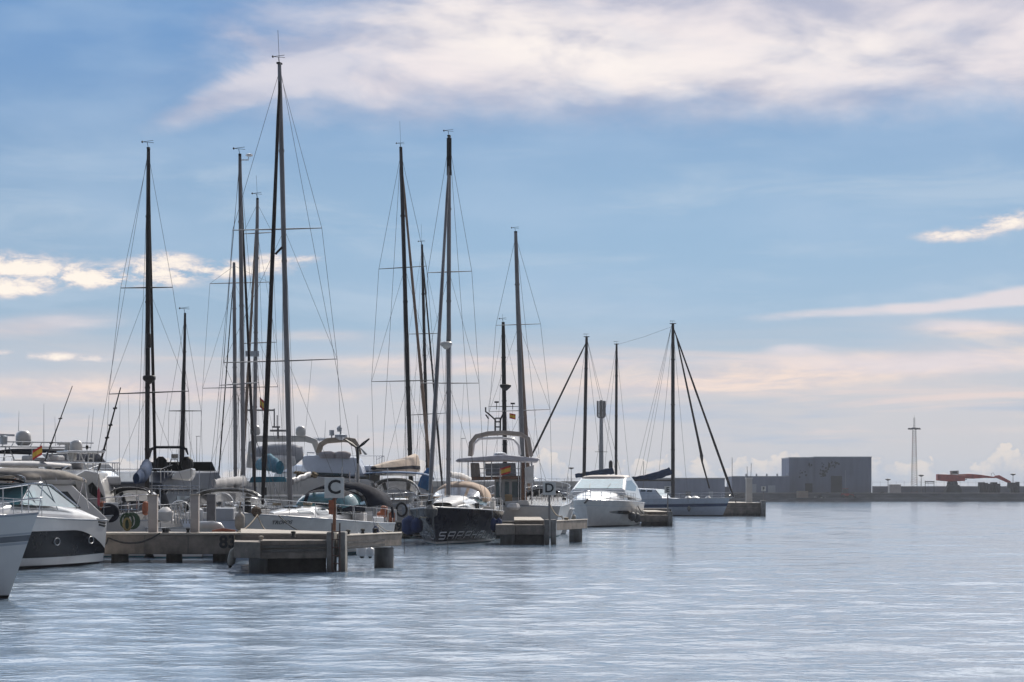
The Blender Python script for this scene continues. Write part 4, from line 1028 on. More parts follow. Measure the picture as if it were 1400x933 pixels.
# ---------------------------------------------------------------- flybridge motor yacht builder
def fly_yacht(name, label, px_c, d, hdg, Lh, Bh, fr, hullm, housem, flym, opts):
    c = (X(px_c, d), d); bow = (c[0]+math.cos(R(hdg))*Lh/2, c[1]+math.sin(R(hdg))*Lh/2); stern = (2*c[0]-bow[0], 2*c[1]-bow[1])
    t, tl, _ = boat(name, label, 'motor yacht', bow, stern)
    H = Hull(Lh, Bh, fr*.8, fr*1.15, -.7, 1.6, -.3, .93, .4, 2.4, .2, .8)
    H.build(t, [blackp, hullm], WL(0, 1, 1), t); H.deck(gel, t, .0)
    h1 = fr+opts.get('h1', 1.3); wf = wfun(Bh*.43, fr, .12)
    xa, xb = -Lh*.30, Lh*.20
    q = MB(); q.prism([(xa, fr*.8), (xb+1.6, fr*.95), (xb+.2, h1), (xa-.6, h1), (xa-1.0, h1-.15)], 0, wf); q.build('deckhouse', housem, t, bevel=.05)
    for side in (-1, 1):
        n = 3; xs = [xa+.3+(xb-xa-.2)*k/n for k in range(n+1)]
        for k in range(n):
            side_panel(t, [(xs[k]+.08, fr+.42), (xs[k+1]-.08+(.5 if k == n-1 else 0), fr+.42), (xs[k+1]-.08, h1-.25), (xs[k]+.08, h1-.25)], wf, side, glassd)
    front_panel(t, (xb+1.35, fr+.25), (xb+.35, h1-.12), wf, glassd)
    front_panel(t, (xa-.5, fr+.1), (xa-.58, h1-.25), wf, glassd, -.7, .7, 'aft_door')
    # flybridge
    h2 = h1+opts.get('h2', .85); wf2 = wfun(Bh*.42, h1, .05)
    q = MB(); q.prism([(xa-1.6, h1+.004), (xb+.1, h1+.004), (xb+.5, h1+.28), (xb-.3, h2), (xa-.2, h2-.12), (xa-1.6, h1+.35)], 0, wf2); q.build('flybridge', flym, t, bevel=.08)
    if opts.get('screen', 1):
        q = MB(); q.prism([(xb-.3, h2), (xb-.9, h2+.4), (xb-.95, h2+.4), (xb-.4, h2)], Bh*.38); q.build('wind_deflector', glassd if opts['screen'] == 2 else vinyl, t)
    if 'arch' in opts:
        ha, xo, lean, am = opts['arch']; q = MB(); w0 = Bh*.42
        q.tube([(xo, -w0, h1+.3), (xo+lean*.7, -w0*.95, ha-.35), (xo+lean, -w0*.75, ha), (xo+lean, w0*.75, ha), (xo+lean*.7, w0*.95, ha-.35), (xo, w0, h1+.3)], .14, 8, flat=1.8); q.build('radar_arch', am, t, smooth=40)
    if 'top' in opts:
        ht, x0, x1, tm_ = opts['top']; w0 = Bh*.40
        canopy(t, [(x0, w0*.9, ht-.12, ht), (x0+(x1-x0)*.3, w0, ht-.12, ht+.10), (x0+(x1-x0)*.7, w0, ht-.12, ht+.10), (x1, w0*.9, ht-.14, ht)], [tm_], 'bimini', pw=3.5)
        q = MB()
        for s in (-1, 1):
            for xx in (x0+.15, x1-.15): q.tube([(xx, s*w0*.95, ht-.1), (xx*.7+(x0+x1)*.15, s*w0*.98, h2-.2)], .025, 6)
        q.build('bimini_frame', steel, t)
    H.rail(t, .45, .97, .7, 9, 2, .016)
    q = MB(); w0 = Bh*.40
    for s in (-1, 1):
        q.tube([(xa-1.6, s*w0, h1+.9), (xa-.2, s*w0, h2+.2)], .02, 6)
        for k in range(4): q.tube([(xa-1.6+k*.45, s*w0, h1+.3), (xa-1.6+k*.45, s*w0, h1+.9)], .018, 5)
    q.tube([(xa-1.6, -w0, h1+.9), (xa-1.6, w0, h1+.9)], .02, 6); q.build('fly_rail', steel, t)
    return t, tl, H, h1, h2, xa, xb
# white yachts at the far left
t, tl, H, h1, h2, xa, xb = fly_yacht('motor_yacht', 'white sport yacht with navy bimini, lattice radar frame and flag, behind the taupe bimini', 62, 97, 62, 13, 4.2, 1.7, gel, gel, gel, dict(h1=1.35, h2=.8, screen=1, top=(Z(617, 97), -2.0, 1.0, cnavy)))
for px, py, w in ((32, 600, .36),):
    radar(t, tl, P(px, py, 97), 'dome', gel_old, .34)
q = MB()
for a, b_ in (((0, 604), (128, 606)), ((0, 611), (124, 612))): q.tube([tl(P(*a, 96)), tl(P(*b_, 96.5))], .03, 6)
for k in range(9): q.tube([tl(P(6+k*13, 604, 96)), tl(P(2+k*13, 612, 96))], .02, 5)
for px0, px1 in ((8, 3), (12, 24), (70, 74), (96, 92), (110, 108)): q.tube([tl(P(px0, 611, 96)), tl(P(px1, 640, 96))], .03, 6)
q.build('radar_frame', gel, t, smooth=50)
q = MB(); q.lathe(tl(P(5, 597, 96)), [(.16, -.35), (.18, 0), (.08, .05)], 10); q.box(tl(P(5, 595, 96)), (1.3, .12, .09)); q.build('radar_scanner', gel_grey, t)
q = MB()
for px, py in ((40, 628), (52, 631), (78, 628)): q.box(tl(P(px, py+3, 95)), (.5, .5, .5))
q.build('fly_seat', gel_old, t, bevel=.08)
flag(44, 617, 93, .42, .4, 'small Spanish flag hanging under the navy bimini at the left', lean=-.6, pole=.9)
t, tl, H, h1, h2, xa, xb = fly_yacht('motor_yacht', 'white fishing yacht with a flat hardtop on struts, tall tapering side and dark triangular window', 76, 92, 112, 12, 4.0, 1.6, gel, gel, gel, dict(h1=1.2, h2=.7, screen=1))
q = MB(); a = tl(P(88, 617, 90)); b_ = tl(P(132, 620, 90)); c_ = (a+b_)/2; q.box((c_.x, c_.y, c_.z), (2.6, 1.5, .10)); q.build('hardtop', gel, t, bevel=.03)
q = MB()
for p0, p1 in (((92, 620), (98, 642)), ((100, 620), (96, 642)), ((110, 620), (118, 640)), ((122, 620), (119, 642)), ((128, 620), (127, 642)), ((119, 633), (127, 633)), ((120, 627), (128, 627))): q.tube([tl(P(*p0, 89.6)), tl(P(*p1, 89.6))], .03, 6)
q.build('hardtop_strut', gel, t, smooth=60)
radar(t, tl, P(104, 611, 90), 'dome', gel_old, .26); radar(t, tl, P(93, 611, 90.4), 'bar', gel_old, .22); radar(t, tl, P(98, 624, 90), 'dome', gel_old, .2)
q = MB(); q.lathe(tl(P(119, 614, 90)), [(.05, 0), (.06, .12), (.02, .16)], 8); q.tube([tl(P(119, 619, 90)), tl(P(119, 612, 90))], .02, 5); q.build('nav_light', blackp, t)
# tall tapering white side
q = MB(); q.extr([tl(P(a, b_, 86)) for a, b_ in ((100, 652), (116, 643), (134, 646), (143, 672), (146, 694), (112, 694))], tl(Vector((0, 88, 0)))-tl(Vector((0, 86, 0)))); q.build('aft_wing', gel, t, bevel=.05)
q = MB(); q.extr([tl(P(a, b_, 85.96)) for a, b_ in ((122, 664), (127, 660), (137, 672), (144, 683), (135, 682), (124, 674))], (0, .05, 0)); q.build('window', blackp, t)
# grey white yacht roof peeking at the left
t, tl, H, h1, h2, xa, xb = fly_yacht('motor_yacht', 'white yacht with a swept pale roof and life ring, half hidden at the left edge', 4, 84, 20, 11, 3.8, 1.5, gel, gel, gel_old, dict(h1=1.3, h2=.5, screen=1, top=(Z(634, 84), -2.2, 2.4, cwhite)))
q = MB(); q.tube([tl(P(14, 652, 82)+Vector((.2*math.cos(k*PI/6), 0, .2*math.sin(k*PI/6)))) for k in range(13)], .05, 6); q.build('life_ring', orangep, t, smooth=60)
# whip aerials / outriggers
whip(58, 640, 99, 528, 92, .035, 'dark slanting fishing outrigger left of the tall whip pair', alud, (.3, .6))
whip(134, 645, 165, 530, 90, .05, 'dark slanting outrigger with rungs rising from the white fishing yacht', alud, (.25, .4, .55, .75))
whip(25, 600, 26, 562, 97, .015, 'thin vertical aerial above the radar dome at the left')
whip(60, 612, 60, 552, 97, .015, 'thin vertical aerial between dome and slanting outrigger')
whip(76, 610, 75, 570, 97, .013, 'short vertical aerial right of the slanting outrigger foot')
whip(118, 615, 122, 568, 92, .013, 'short leaning aerial over the fishing yacht, left of its dark outrigger')
whip(124, 615, 128, 560, 92, .013, 'taller leaning aerial over the fishing yacht, touching its dark outrigger')
whip(163, 660, 164, 548, 95, .013, 'thin vertical aerial just left of the black mast shrouds')
whip(444, 600, 445, 575, 120, .014, 'thin aerial over the big white yacht bridge')
whip(490, 640, 489, 568, 120, .014, 'thin aerial beside the wind generator')

# ================================================================ dark flybridge yacht
t, tl, H, h1, h2, xa, xb = fly_yacht('motor_yacht', 'charcoal and navy flybridge yacht with a dark bimini behind the concrete posts', 229, 98, 80, 13, 4.0, 1.4, mat('charcoal_hull', (.02, .024, .035), .3), mat('slate_gelcoat', (.03, .036, .052), .3, spec=.3), mat('slate_gelcoat2', (.04, .048, .068), .3, spec=.3), dict(h1=1.2, h2=.9, screen=2))
q = MB(); q.loft([[tl(P(a, b_, dd)) for a, b_ in ((203, 626), (205, 613), (213, 610), (247, 610), (256, 613), (258, 622), (256, 622), (253, 615.5), (246, 613.5), (214, 613.5), (208, 616), (205, 626))] for dd in (93.5, 96.5)]); q.build('bimini', cnavy, t)
q = MB(); q.extr([tl(P(a, b_, 93.2)) for a, b_ in ((233, 655), (238, 646), (264, 640), (264, 650), (259, 658), (250, 657))], tl(Vector((0, 94, 0)))-tl(Vector((0, 93.2, 0)))); q.build('fly_overhang', gel, t, bevel=.08)
for px, py in ((220, 632), (256, 632)):
    q = MB(); q.lathe(tl(P(px, py+2, 95)), [(.2, -.3), (.28, -.1), (.26, .15), (.1, .3)], 12); q.build('helm_seat', blackp, t, smooth=50)
q = MB(); q.tube([tl(P(232, 636, 95)), tl(P(234, 628, 95)), tl(P(242, 628, 95)), tl(P(244, 636, 95))], .025, 6); q.box(tl(P(239, 624, 95)), (.12, .28, .18)); q.box(tl(P(239, 624, 95)), (.28, .12, .18)); q.build('radar_bracket', gel_old, t)
q = MB()
for s in range(11): q.tube([tl(P(205+s*6.5, 664, 92)), tl(P(205+s*6.5, 676, 92))], .015, 5)
for yy in (664, 668): q.tube([tl(P(205, yy, 92)), tl(P(271, yy+1, 92))], .02, 5)
q.build('stern_rail', steel, t)

# ================================================================ big white motor yacht behind C
t, tl, H, h1, h2, xa, xb = fly_yacht('motor_yacht', 'large white flybridge yacht with radar arch, satellite dome and roof tender, behind boat C', 438, 130, 112, 15, 4.8, 2.2, gel_old, gel_old, mat('cool_white_gelcoat', (.55, .60, .70), .3, var=.05, coat=.3), dict(h1=1.5, h2=.5, screen=0))
D_ = 122
q = MB(); q.extr([tl(P(a, b_, D_)) for a, b_ in ((412, 624), (420, 622), (488, 625), (494, 638), (499, 653), (424, 650), (414, 640))], tl(Vector((0, D_+3.5, 0)))-tl(Vector((0, D_, 0)))); q.build('bridge_coaming', MATS['cool_white_gelcoat'], t, bevel=.15)
q = MB(); q.extr([tl(P(a, b_, D_-.06)) for a, b_ in ((428, 646), (476, 648), (476, 652), (434, 651))], (0, .1, 0)); q.build('window', glassd, t)
q = MB(); q.extr([tl(P(a, b_, D_-.5)) for a, b_ in ((352, 655), (420, 651), (505, 656), (512, 676), (350, 690))], tl(Vector((0, D_+3, 0)))-tl(Vector((0, D_-.5, 0)))); q.build('main_deckhouse', gel_old, t, bevel=.1)
for a in (478, 486): 
    q = MB(); q.box(tl(P(a, 652, D_-.6)), (.06, .06, .5)); q.build('stanchion', steel, t)
q = MB(); q.tube([tl(P(a, b_, D_+.3)) for a, b_ in ((341, 640), (344, 606), (352, 600), (418, 600), (430, 604), (437, 622))], .12, 8, flat=1.6); q.build('radar_arch', gel_old, t, smooth=40)
q = MB(); q.tube([tl(P(a, b_, D_+2.8)) for a, b_ in ((415, 601), (455, 601))], .1, 6); q.build('antenna_shelf', gel_grey, t)
q = MB(); q.tube([tl(P(a, b_, D_)) for a, b_ in ((435, 620), (439, 608), (447, 603), (470, 601), (484, 603), (489, 612), (491, 622))], .075, 8, flat=2.2); q.build('bimini', mat('light_taupe_canvas', (.36, .30, .24), .85), t, smooth=50)
radar(t, tl, P(411, 590, D_), 'dome', gel_old, .28); radar(t, tl, P(349, 589, D_), 'dome', gel_old, .28)
q = MB(); b0 = P(335, 590, D_)
q.tube([tl(P(338, 561, D_)), tl(P(375, 561, D_))], .05, 6); q.tube([tl(P(375, 559, D_)), tl(P(375, 584, D_))], .04, 6); q.tube([tl(P(379, 568, D_)), tl(P(379, 584, D_))], .03, 6); q.tube([tl(P(372, 584, D_)), tl(P(383, 584, D_))], .05, 6)
q.tube([tl(P(369, 589, D_)), tl(P(393, 589, D_))], .06, 6); q.tube([tl(P(380, 600, D_)), tl(P(380, 584, D_))], .06, 6); q.build('instrument_mast', alug, t)
q = MB(); q.lathe(tl(P(466, 596, D_)), [(.1, -.25), (.35, -.1), (.35, .05), (.12, .1)], 12); q.tube([tl(P(466, 596, D_)), tl(P(465, 582, D_))], .05, 6); q.lathe(tl(P(464, 588, D_)), [(.12, -.1), (.16, .1), (.08, .2)], 8); q.build('radar_scanner', gel_grey, t)
q = MB(); q.tube([tl(P(453.5, 601, D_)), tl(P(453.5, 594, D_))], .04, 6); q.box(tl(P(453.5, 592, D_)), (.22, .22, .3)); q.build('searchlight', gel_grey, t)
for px in (448, 468): 
    q = MB(); q.lathe(tl(P(px, 622, D_-.2)), [(.4, -.2), (.5, 0), (.45, .12), (.2, .2)], 14); q.build('fly_seat', mat('mauve_cushion', (.32, .29, .3), .8), t, smooth=50)
q = MB(); q.tube([tl(P(430, 619.5, D_-.1)), tl(P(420, 619, D_-.1)), tl(P(420, 624, D_-.1))], .03, 5); q.build('fly_rail', steel, t)
# tender resting on its roof
t = thing('dinghy', 'grey covered inflatable dinghy stowed on the big white yacht, left of the tall pale mast', 'dinghy', tuple(P(388, 635, 119)))
o_ = P(388, 635, 119); q = MB(); ps = [P(a, b_, 119)-o_ for a, b_ in ((345, 628), (355, 624), (375, 623), (395, 622), (408, 624), (412, 629))]; q.tube(ps, [.25, .42, .5, .5, .45, .12], 12, flat=1.3); q.build('tube', mat('dinghy_grey', (.33, .33, .35), .6), t, smooth=60)
q = MB(); q.tube([P(350, 634, 118.5)-o_, P(385, 633, 118.5)-o_, P(404, 630, 118.5)-o_], [.3, .35, .2], 10, flat=1.2); q.build('cover', cwhite, t, smooth=60)
YG = 'sailing boats moored along the piers'
def sail_hull(t, L_, B_, fs, fb, mats, rows=None, deckm=None, **k):
    H = Hull(L_, B_, fs, fb, -.6, k.pop('rb', 1.1), k.pop('rs', .35), k.pop('ws', .72), .45, 2.1, .28, .62, **k)
    H.build(t, mats, rows or WL(0, 1, 1), t, n=30); H.deck(deckm or gel, t, .02)
    return H
def yacht(label, bow, stern, B_=3.9, fs=1.25, fb=1.6, mats=None, rows=None, roof=True, win=True, rail=True, name='sailing_boat'):
    t, tl, L_ = boat(name, label, 'sailing boat', bow, stern, YG)
    H = sail_hull(t, L_, B_, fs, fb, mats or [antif, gel], rows)
    if roof:
        st = [(L_*.30, .12, fb-.15, fb+.02), (L_*.22, B_*.16, fb-.2, fb+.13), (L_*.08, B_*.25, fs, fb+.24), (-L_*.14, B_*.27, fs-.05, fb+.30), (-L_*.17, B_*.27, fs-.05, fb+.22)]
        coachroof(t, st, gel)
        if win:
            for s in (-1, 1):
                for x0, x1 in ((L_*.20, L_*.12), (L_*.10, L_*.02), (L_*.0, -L_*.08)): cabin_window(t, st, x1, x0, .25, .6, s)
        q = MB(); q.box((-L_*.27, B_*.28, fs+.14), (L_*.2, B_*.16, .3)); q.box((-L_*.27, -B_*.28, fs+.14), (L_*.2, B_*.16, .3)); q.box((-L_*.37, 0, fs+.14), (.16, B_*.58, .3)); q.build('cockpit_coaming', gel, t, bevel=.05)
        q = MB(); q.lathe((-L_*.36, 0, fs+.75), [(.02, -.02), (.42, -.015), (.45, 0), (.42, .015), (.02, .02)], 18, axis=(1, 0, 0)) if False else q.tube([(-L_*.36, .42*math.cos(k*PI/9), fs+.62+.42*math.sin(k*PI/9)) for k in range(19)], .018, 6, cap=False)
        q.tube([(-L_*.36, 0, fs-.05), (-L_*.36, 0, fs+.7)], .07, 8); q.build('steering_wheel', steel, t, smooth=50)
    if rail: H.rail(t, .02, .95, .6, 9, 2, .011)
    if roof: clutter(t, L_, B_, fs, fb)
    return t, tl, L_, H
CS = [0]
def clutter(t, L_, B_, fs, fb):
    CS[0] += 1; rs = random.Random(CS[0])
    for s in (-1, 1):
        q = MB(); q.lathe((-L_*.2, s*B_*.3, fs+.3), [(.09, 0), (.06, .08), (.08, .17), (.03, .19)], 10); q.build('winch', steel, t, smooth=40)
        q = MB(); q.lathe((-L_*.45, s*B_*.25, fs+.2), [(.05, 0), (.13, .06), (.15, .3), (.12, .5), (.03, .55)], 10); q.build('stern_buoy', rs.choice((orangep, gel, blackp, gel_old)), t, smooth=40)
    for k in range(3):
        q = MB(); x = rs.uniform(-.05, .2)*L_; y = rs.uniform(-.2, .2)*B_
        for j in range(3): q.tube([(x+.16*math.cos(a*PI/6), y+.16*math.sin(a*PI/6), fb+.30+.03*j) for a in range(13)], .018, 5)
        q.build('rope_coil', ropem, t)
    q = MB(); q.prism([(L_*.12, fb+.2), (L_*.165, fb+.18), (L_*.165, fb+.24), (L_*.12, fb+.27)], .28); q.build('deck_hatch', glassd, t)
    q = MB(); q.prism([(L_*.0, fb+.24), (L_*.04, fb+.24), (L_*.04, fb+.33), (L_*.0, fb+.35)], .25); q.build('companion_hatch', glasst, t)
    gm = rs.choice((cwhite, cnavy, gel_grey))
    for k in range(6):
        q = MB(); x = rs.uniform(-.48, -.15)*L_; y = rs.uniform(-.4, .4)*B_; h = rs.uniform(.2, .6); q.box((x, y, fs+.1+h/2), (rs.uniform(.15, .5), rs.uniform(.15, .5), h), rot=rs.uniform(0, 1))
        q.build('cockpit_gear', gm, t, bevel=.03)
    for s in (-1, 1):
        q = MB(); x = -L_*.47; y = s*B_*rs.uniform(.2, .34); q.tube([(x, y, fs), (x, y, fs+rs.uniform(1.5, 2.4))], .016, 5); q.build('stern_pole', steel, t)
    for k in range(rs.choice((2, 3))):
        s = rs.choice((-1, 1)); x = rs.uniform(-.3, .2)*L_; q = MB(); q.lathe((x, s*(B_*.5+.12), rs.uniform(.35, .6)), [(.03, 0), (.12, .08), (.13, .45), (.03, .56)], 10)
        q.tube([(x, s*(B_*.5+.1), .9), (x, s*(B_*.5-.05), fs+.7)], .01, 4); q.build('side_fender', rs.choice((fwhite, fblue, fgrey)), t, smooth=40)
def dodger(t, x0, x1, w, z0, z1, canv, clear=vinyl, pw=2.6):
    st = [(x0, w*.80, z0, z0+(z1-z0)*.45), (x0-(x0-x1)*.25, w*.92, z0, z0+(z1-z0)*.86), (x0-(x0-x1)*.5, w, z0, z1), (x1, w, z0, z1*.99)]
    o = canopy(t, st, [canv, clear], 'sprayhood', lambda i, j: (1 if (i == 0 and j % 5 != 0) or (i >= 1 and (1 <= j <= 3 or 12 <= j <= 14)) else 0), pw)
    q = MB()
    for x, w_, a, b_ in st[1:]: q.tube(superellipse(x, w_-.02, a, b_-.02, 14, pw), .016, 6, cap=False)
    q.build('hood_frame', steel, t, smooth=60)
# ---------------------------------------------------------------- boat C (white, bow towards camera left)
bow = (X(334, 82.5), 82.5); stern = (X(503, 93.5), 93.5)
t, tl, L_, H = yacht('white sailing boat moored right behind the C sign, bow left with rusty anchor ropes', bow, stern, 3.9, 1.22, 1.72, [antif, gel_old, mat('navy_stripe', (.05, .06, .10), .4)], [(-.6, 0), (.12, 0), (.2, 1), (.5, 1), (.84, 1), (.87, 2), (.89, 1), (1.0, 1), (('s', .12), 1), (('s', .0), 1)])
hull_text(H, 'TROPOS', .20, L_/2-1.6, 1.36, 1, letb, t, 1.15)
mast_rig(t, tl, P(397, 690, 87), P(382, 88, 87), .085, alug, [(318, 315, 440, 312), (306, 496, 461, 491)], (P(392, 704, 86), P(471, 690, 88.5)), fore=P(359, 690, 84), fore_r=.10, mfs=saild, back=(P(497, 700, 93),), d=87, antenna=1.35, wr=.0085)
q = MB(); a = P(361, 672, 84.3); q.tube([tl(a+Vector((0, 0, .15))), tl(a-Vector((0, 0, .15)))], .11, 10); q.build('furler_drum', blackp, t)
q = MB(); q.tube([tl(P(386, 338, 86.8)), tl(P(379, 345, 86.8)), tl(P(376.5, 348, 86.8))], .05, 6); q.build('spinnaker_fitting', alud, t)
dodger(t, -L_*.07, -L_*.22, 1.35, 1.75, 2.65, cnavy, glasst)
canopy(t, [(-L_*.20, 1.5, 1.9, 2.75), (-L_*.30, 1.6, 2.0, 2.95), (-L_*.42, 1.5, 1.9, 2.72)], [cnavy, vinyl], 'bimini', lambda i, j: 0, 2.6)
canopy(t, [(-L_*.415, 1.52, 1.45, 2.70), (-L_*.43, 1.56, 1.45, 2.66)], [cnavy], 'aft_curtain', None, 2.6)
sail_pack(t, [tl(P(399, 659, 87)), tl(P(422, 650, 90)), tl(P(424, 648.5, 92))], [.14, .13, .08], alug, 'boom')
q = MB(); b0 = tl(P(489, 700, 92)); b1 = tl(P(489.5, 618, 92)); q.tube([b0, b1], .06, 8); wp = q.build('generator_pole', mat('cream_pole', (.5, .46, .42), .5), t, smooth=60)
hub = P(489, 613, 91.6)
q = MB(); q.tube([tl(hub), tl(hub+Vector((0, .55, 0)))], [.09, .05], 10); q.tube([tl(hub+Vector((.12, .2, 0))), tl(hub+Vector((.3, .6, -.25)))], [.03, .08], 6, flat=.3); q.build('wind_generator', gel_old, t, smooth=50)
for a_, b_ in ((472, 601), (505, 600), (489, 634)):
    q = MB(); e = P(a_, b_, 91.5); m_ = Vector(hub).lerp(e, .45); q.tube([tl(hub), tl(m_), tl(e)], [.05, .12, .06], 8, flat=.5); q.build('generator_blade', blackp, t, smooth=60)
for x, y in ((-L_*.46, 1.3), (-L_*.47, .7)): q = MB(); q.lathe((x, y, 1.35), [(.04, -.1), (.13, -.05), (.13, .3), (.04, .36)], 10); q.build('life_buoy', orangep, t, smooth=50)
q = MB(); q.box((-L_*.05, .55, 1.75+.36), (1.2, .5, .03)); q.build('deck_hatch', glasst, t)
q = MB(); q.tube([tl(P(352, 697, 82.9)), tl(P(356, 701, 82.7)), tl(P(349, 703, 82.6)), tl(P(345, 699, 82.7)), tl(P(357, 698, 82.7))], .06, 6); q.lathe(tl(P(350, 699, 82.8)), [(.02, -.25), (.2, -.1), (.18, .1), (.02, .2)], 8); q.build('anchor', mat('rusty_anchor', (.12, .08, .05), .8), t)
q = MB()
for i in range(30): 
    a = random.uniform(404, 432); q.box(tl(P(a, 651-abs(a-418)*.15+random.uniform(-3.5, 3.5), 91)), (.25, .12, .05), M=Matrix.Rotation(random.uniform(-2, 2), 3, 'X'))
q.build('stowed_netting', mat('straw_net', (.24, .18, .10), .9, var=.3), t)
sB = P(352, 704, 82.4)
rope([tuple(sB), tuple(P(325, 727, 79.5))], .022, ropem, 'pale mooring rope from the bow of the C boat down left to the walkway', .12)
rope([tuple(sB), tuple(P(370, 727, 80.8))], .022, ropem, 'mooring rope from the bow of the C boat sweeping down right', .2)
rope([tuple(P(381, 705, 83)), tuple(P(412, 727, 80.5))], .02, roped, 'dark rope from the foredeck of the C boat down to the pier', .08)
for k in (0, 1, 2): rope([tuple(P(511, 709+k, 92)), tuple(P(536, 727, 82)), tuple(P(551, 728.5, 75+k*.1))], .018, ropem, ['upper', 'middle', 'lower'][k]+' strand of the stern ropes between boat C and the pier wing', .15+.1*k)
fender(328, 700, 727, 81.5, .19, fgrey, 'fat grimy fender beside the bow of the C boat')

# ---------------------------------------------------------------- boat with the black mast (stern to us)
bow = (X(221, 99), 99); stern = (X(167, 85), 85)
t, tl, L_, H = yacht('sailing boat with the tall black mast, dark sprayhood and round navy wheel cover', bow, stern, 3.3, 1.42, 1.6)
mast_rig(t, tl, P(201, 672, 92), P(203, 204, 92), .08, alud, [(165, 394, 236, 393), (149, 539, 258, 535)], (P(142, 690, 91), P(262, 690, 93)), fore=P(213, 680, 97.5), fore_r=.075, mfs=saild, back=(P(120, 700, 85.5), P(186, 700, 85.5)), d=92)
radar(t, tl, P(203, 466, 91.8), 'tube', alud, .22); radar(t, tl, P(204, 519, 91.7), 'bowl', alud, .27)
sail_pack(t, [tl(P(201, 640, 92)), tl(P(196, 648, 88.5)), tl(P(186, 655, 86))], [.38, .34, .2], cdeep, 'sail_cover')
dodger(t, -L_*.16, -L_*.34, 1.15, 1.7, 2.78, cnavy)
wc = tl(P(150, 702, 84.6)); q = MB(); q.lathe(wc, [(.0, 0), (.36, 0), (.36, .12), (0, .12)], 20, axis=(1, 0, 0)); q.build('wheel_cover', cnavy, t, smooth=40)
q = MB()
for i in range(5): q.tube([tl(P(163+i*6, 709, 84.8)), tl(P(163+i*6, 697, 84.8))], .014, 5)
q.tube([tl(P(163, 697, 84.8)), tl(P(188, 697, 84.8))], .018, 5); q.tube([tl(P(163, 703, 84.8)), tl(P(188, 703, 84.8))], .014, 5); q.build('stern_rail', steel, t)
# ---------------------------------------------------------------- small black mast boat
bow = (X(250, 113), 113); stern = (X(244, 104), 104)
t, tl, L_, H = yacht('small sailing boat with a short black mast showing above the charcoal yacht', bow, stern, 3.1, 1.1, 1.3)
mast_rig(t, tl, P(249, 690, 108), P(253, 430, 108), .065, alud, [(231, 562, 275, 562)], (P(228, 690, 107), P(278, 690, 109)), fore=P(245.5, 690, 112), fore_r=.09, mfs=saild, d=108, back=(P(240, 690, 104.5),))
# ---------------------------------------------------------------- boats between posts
bow = (X(262, 96), 96); stern = (X(243, 84), 84)
t, tl, L_, H = yacht('low white sailing boat without a visible mast between the two concrete posts', bow, stern, 3.3, 1.15, 1.4)
q = MB(); q.lathe(tl(P(226, 704, 84.3)), [(.05, -.3), (.28, -.2), (.32, .1), (.1, .3)], 12); q.build('outboard_cover', cwhite, t, smooth=50)
q = MB()
for i in range(9): q.tube([tl(P(235+i*4, 716, 84.2)), tl(P(234+i*4+random.uniform(-1, 1), 690+random.uniform(0, 6), 84.2))], .02, 5)
q.build('stern_rail', steel, t)
bow = (X(325, 99), 99); stern = (X(301, 84.5), 84.5)
t, tl, L_, H = yacht('pale sailing boat with a wide black-edged sprayhood right of the concrete posts', bow, stern, 4.1, 1.45, 1.6, [antif, gel_blue])
mast_rig(t, tl, P(333, 672, 92), P(328, 213, 92), .075, alug, [(300, 527, 354, 523)], (P(283, 690, 91.5), P(372, 690, 92.5)), fore=P(349, 676, 98), fore_r=.07, mfs=saild, back=(P(289, 700, 85),), d=92)
q = MB(); a = P(330, 219, 92); q.tube([tl(a), tl(a+Vector((.3, 0, 0))), tl(a+Vector((.3, 0, .12)))], .025, 5); q.lathe(tl(a+Vector((.33, 0, .14))), [(.05, 0), (.16, .03), (.14, .1), (.03, .13)], 10); q.build('gps_antenna', gel, t)
dodger(t, -L_*.03, -L_*.20, 1.65, 1.7, 2.72, blackp)
sail_pack(t, [tl(P(334, 658, 92)), tl(P(316, 659, 89)), tl(P(292, 661, 86))], [.22, .2, .15], mat('grey_sail_bag', (.36, .35, .35), .8), 'furled_mainsail')
q = MB(); q.prism([(-L_*.47, 1.2), (-L_*.3, 1.2), (-L_*.32, 1.95), (-L_*.46, 1.9)], .5); q.build('helm_console', gel_grey, t, bevel=.05)
# grey dinghy on davit behind pier
t2 = thing('dinghy', 'small grey white inflatable dinghy lying behind the walkway, left of the number 83', 'dinghy', tuple(P(285, 722, 82))); o_ = P(285, 722, 82)
q = MB(); q.tube([P(a, b_, 82)-o_ for a, b_ in ((268, 723), (275, 720), (290, 720), (300, 722), (306, 725))], [.16, .2, .22, .2, .08], 12); q.build('tube', gel_old, t2, smooth=60)
q = MB(); q.tube([P(a, b_, 81.6)-o_ for a, b_ in ((290, 727), (305, 725), (322, 727))], [.06, .08, .06], 8); q.build('seat', orangep, t2, smooth=60)
bow = (X(322, 120), 120); stern = (X(309, 107), 107)
t, tl, L_, H = yacht('sailing boat with a shorter dark-topped mast just left of the two tall pale masts', bow, stern, 3.7, 1.2, 1.4)
mast_rig(t, tl, P(322, 680, 113), P(320, 359, 113), .08, alug, [(287, 388, 368, 386), (277, 531, 380, 529)], (P(270, 690, 112), P(383, 690, 114)), fore=P(296, 690, 119), fore_r=.04, mfs=saild, back=(P(330, 690, 107.5),), d=113, head=None)
bow = (X(356, 116), 116); stern = (X(350, 103), 103)
t, tl, L_, H = yacht('sailing boat with the pale mast carrying a box radar, left of the tallest mast', bow, stern, 3.8, 1.2, 1.5)
mast_rig(t, tl, P(347, 680, 109), P(352, 273, 109), .08, alug, [(332, 320, 372, 318), (330, 470, 378, 468)], (P(320, 690, 108), P(392, 690, 110)), fore=P(329, 690, 115), fore_r=.09, mfs=sailc, back=(P(365, 690, 103.5),), d=109, antenna=1.2)
radar(t, tl, P(345, 484, 108.6), 'box', gel_grey, .42)
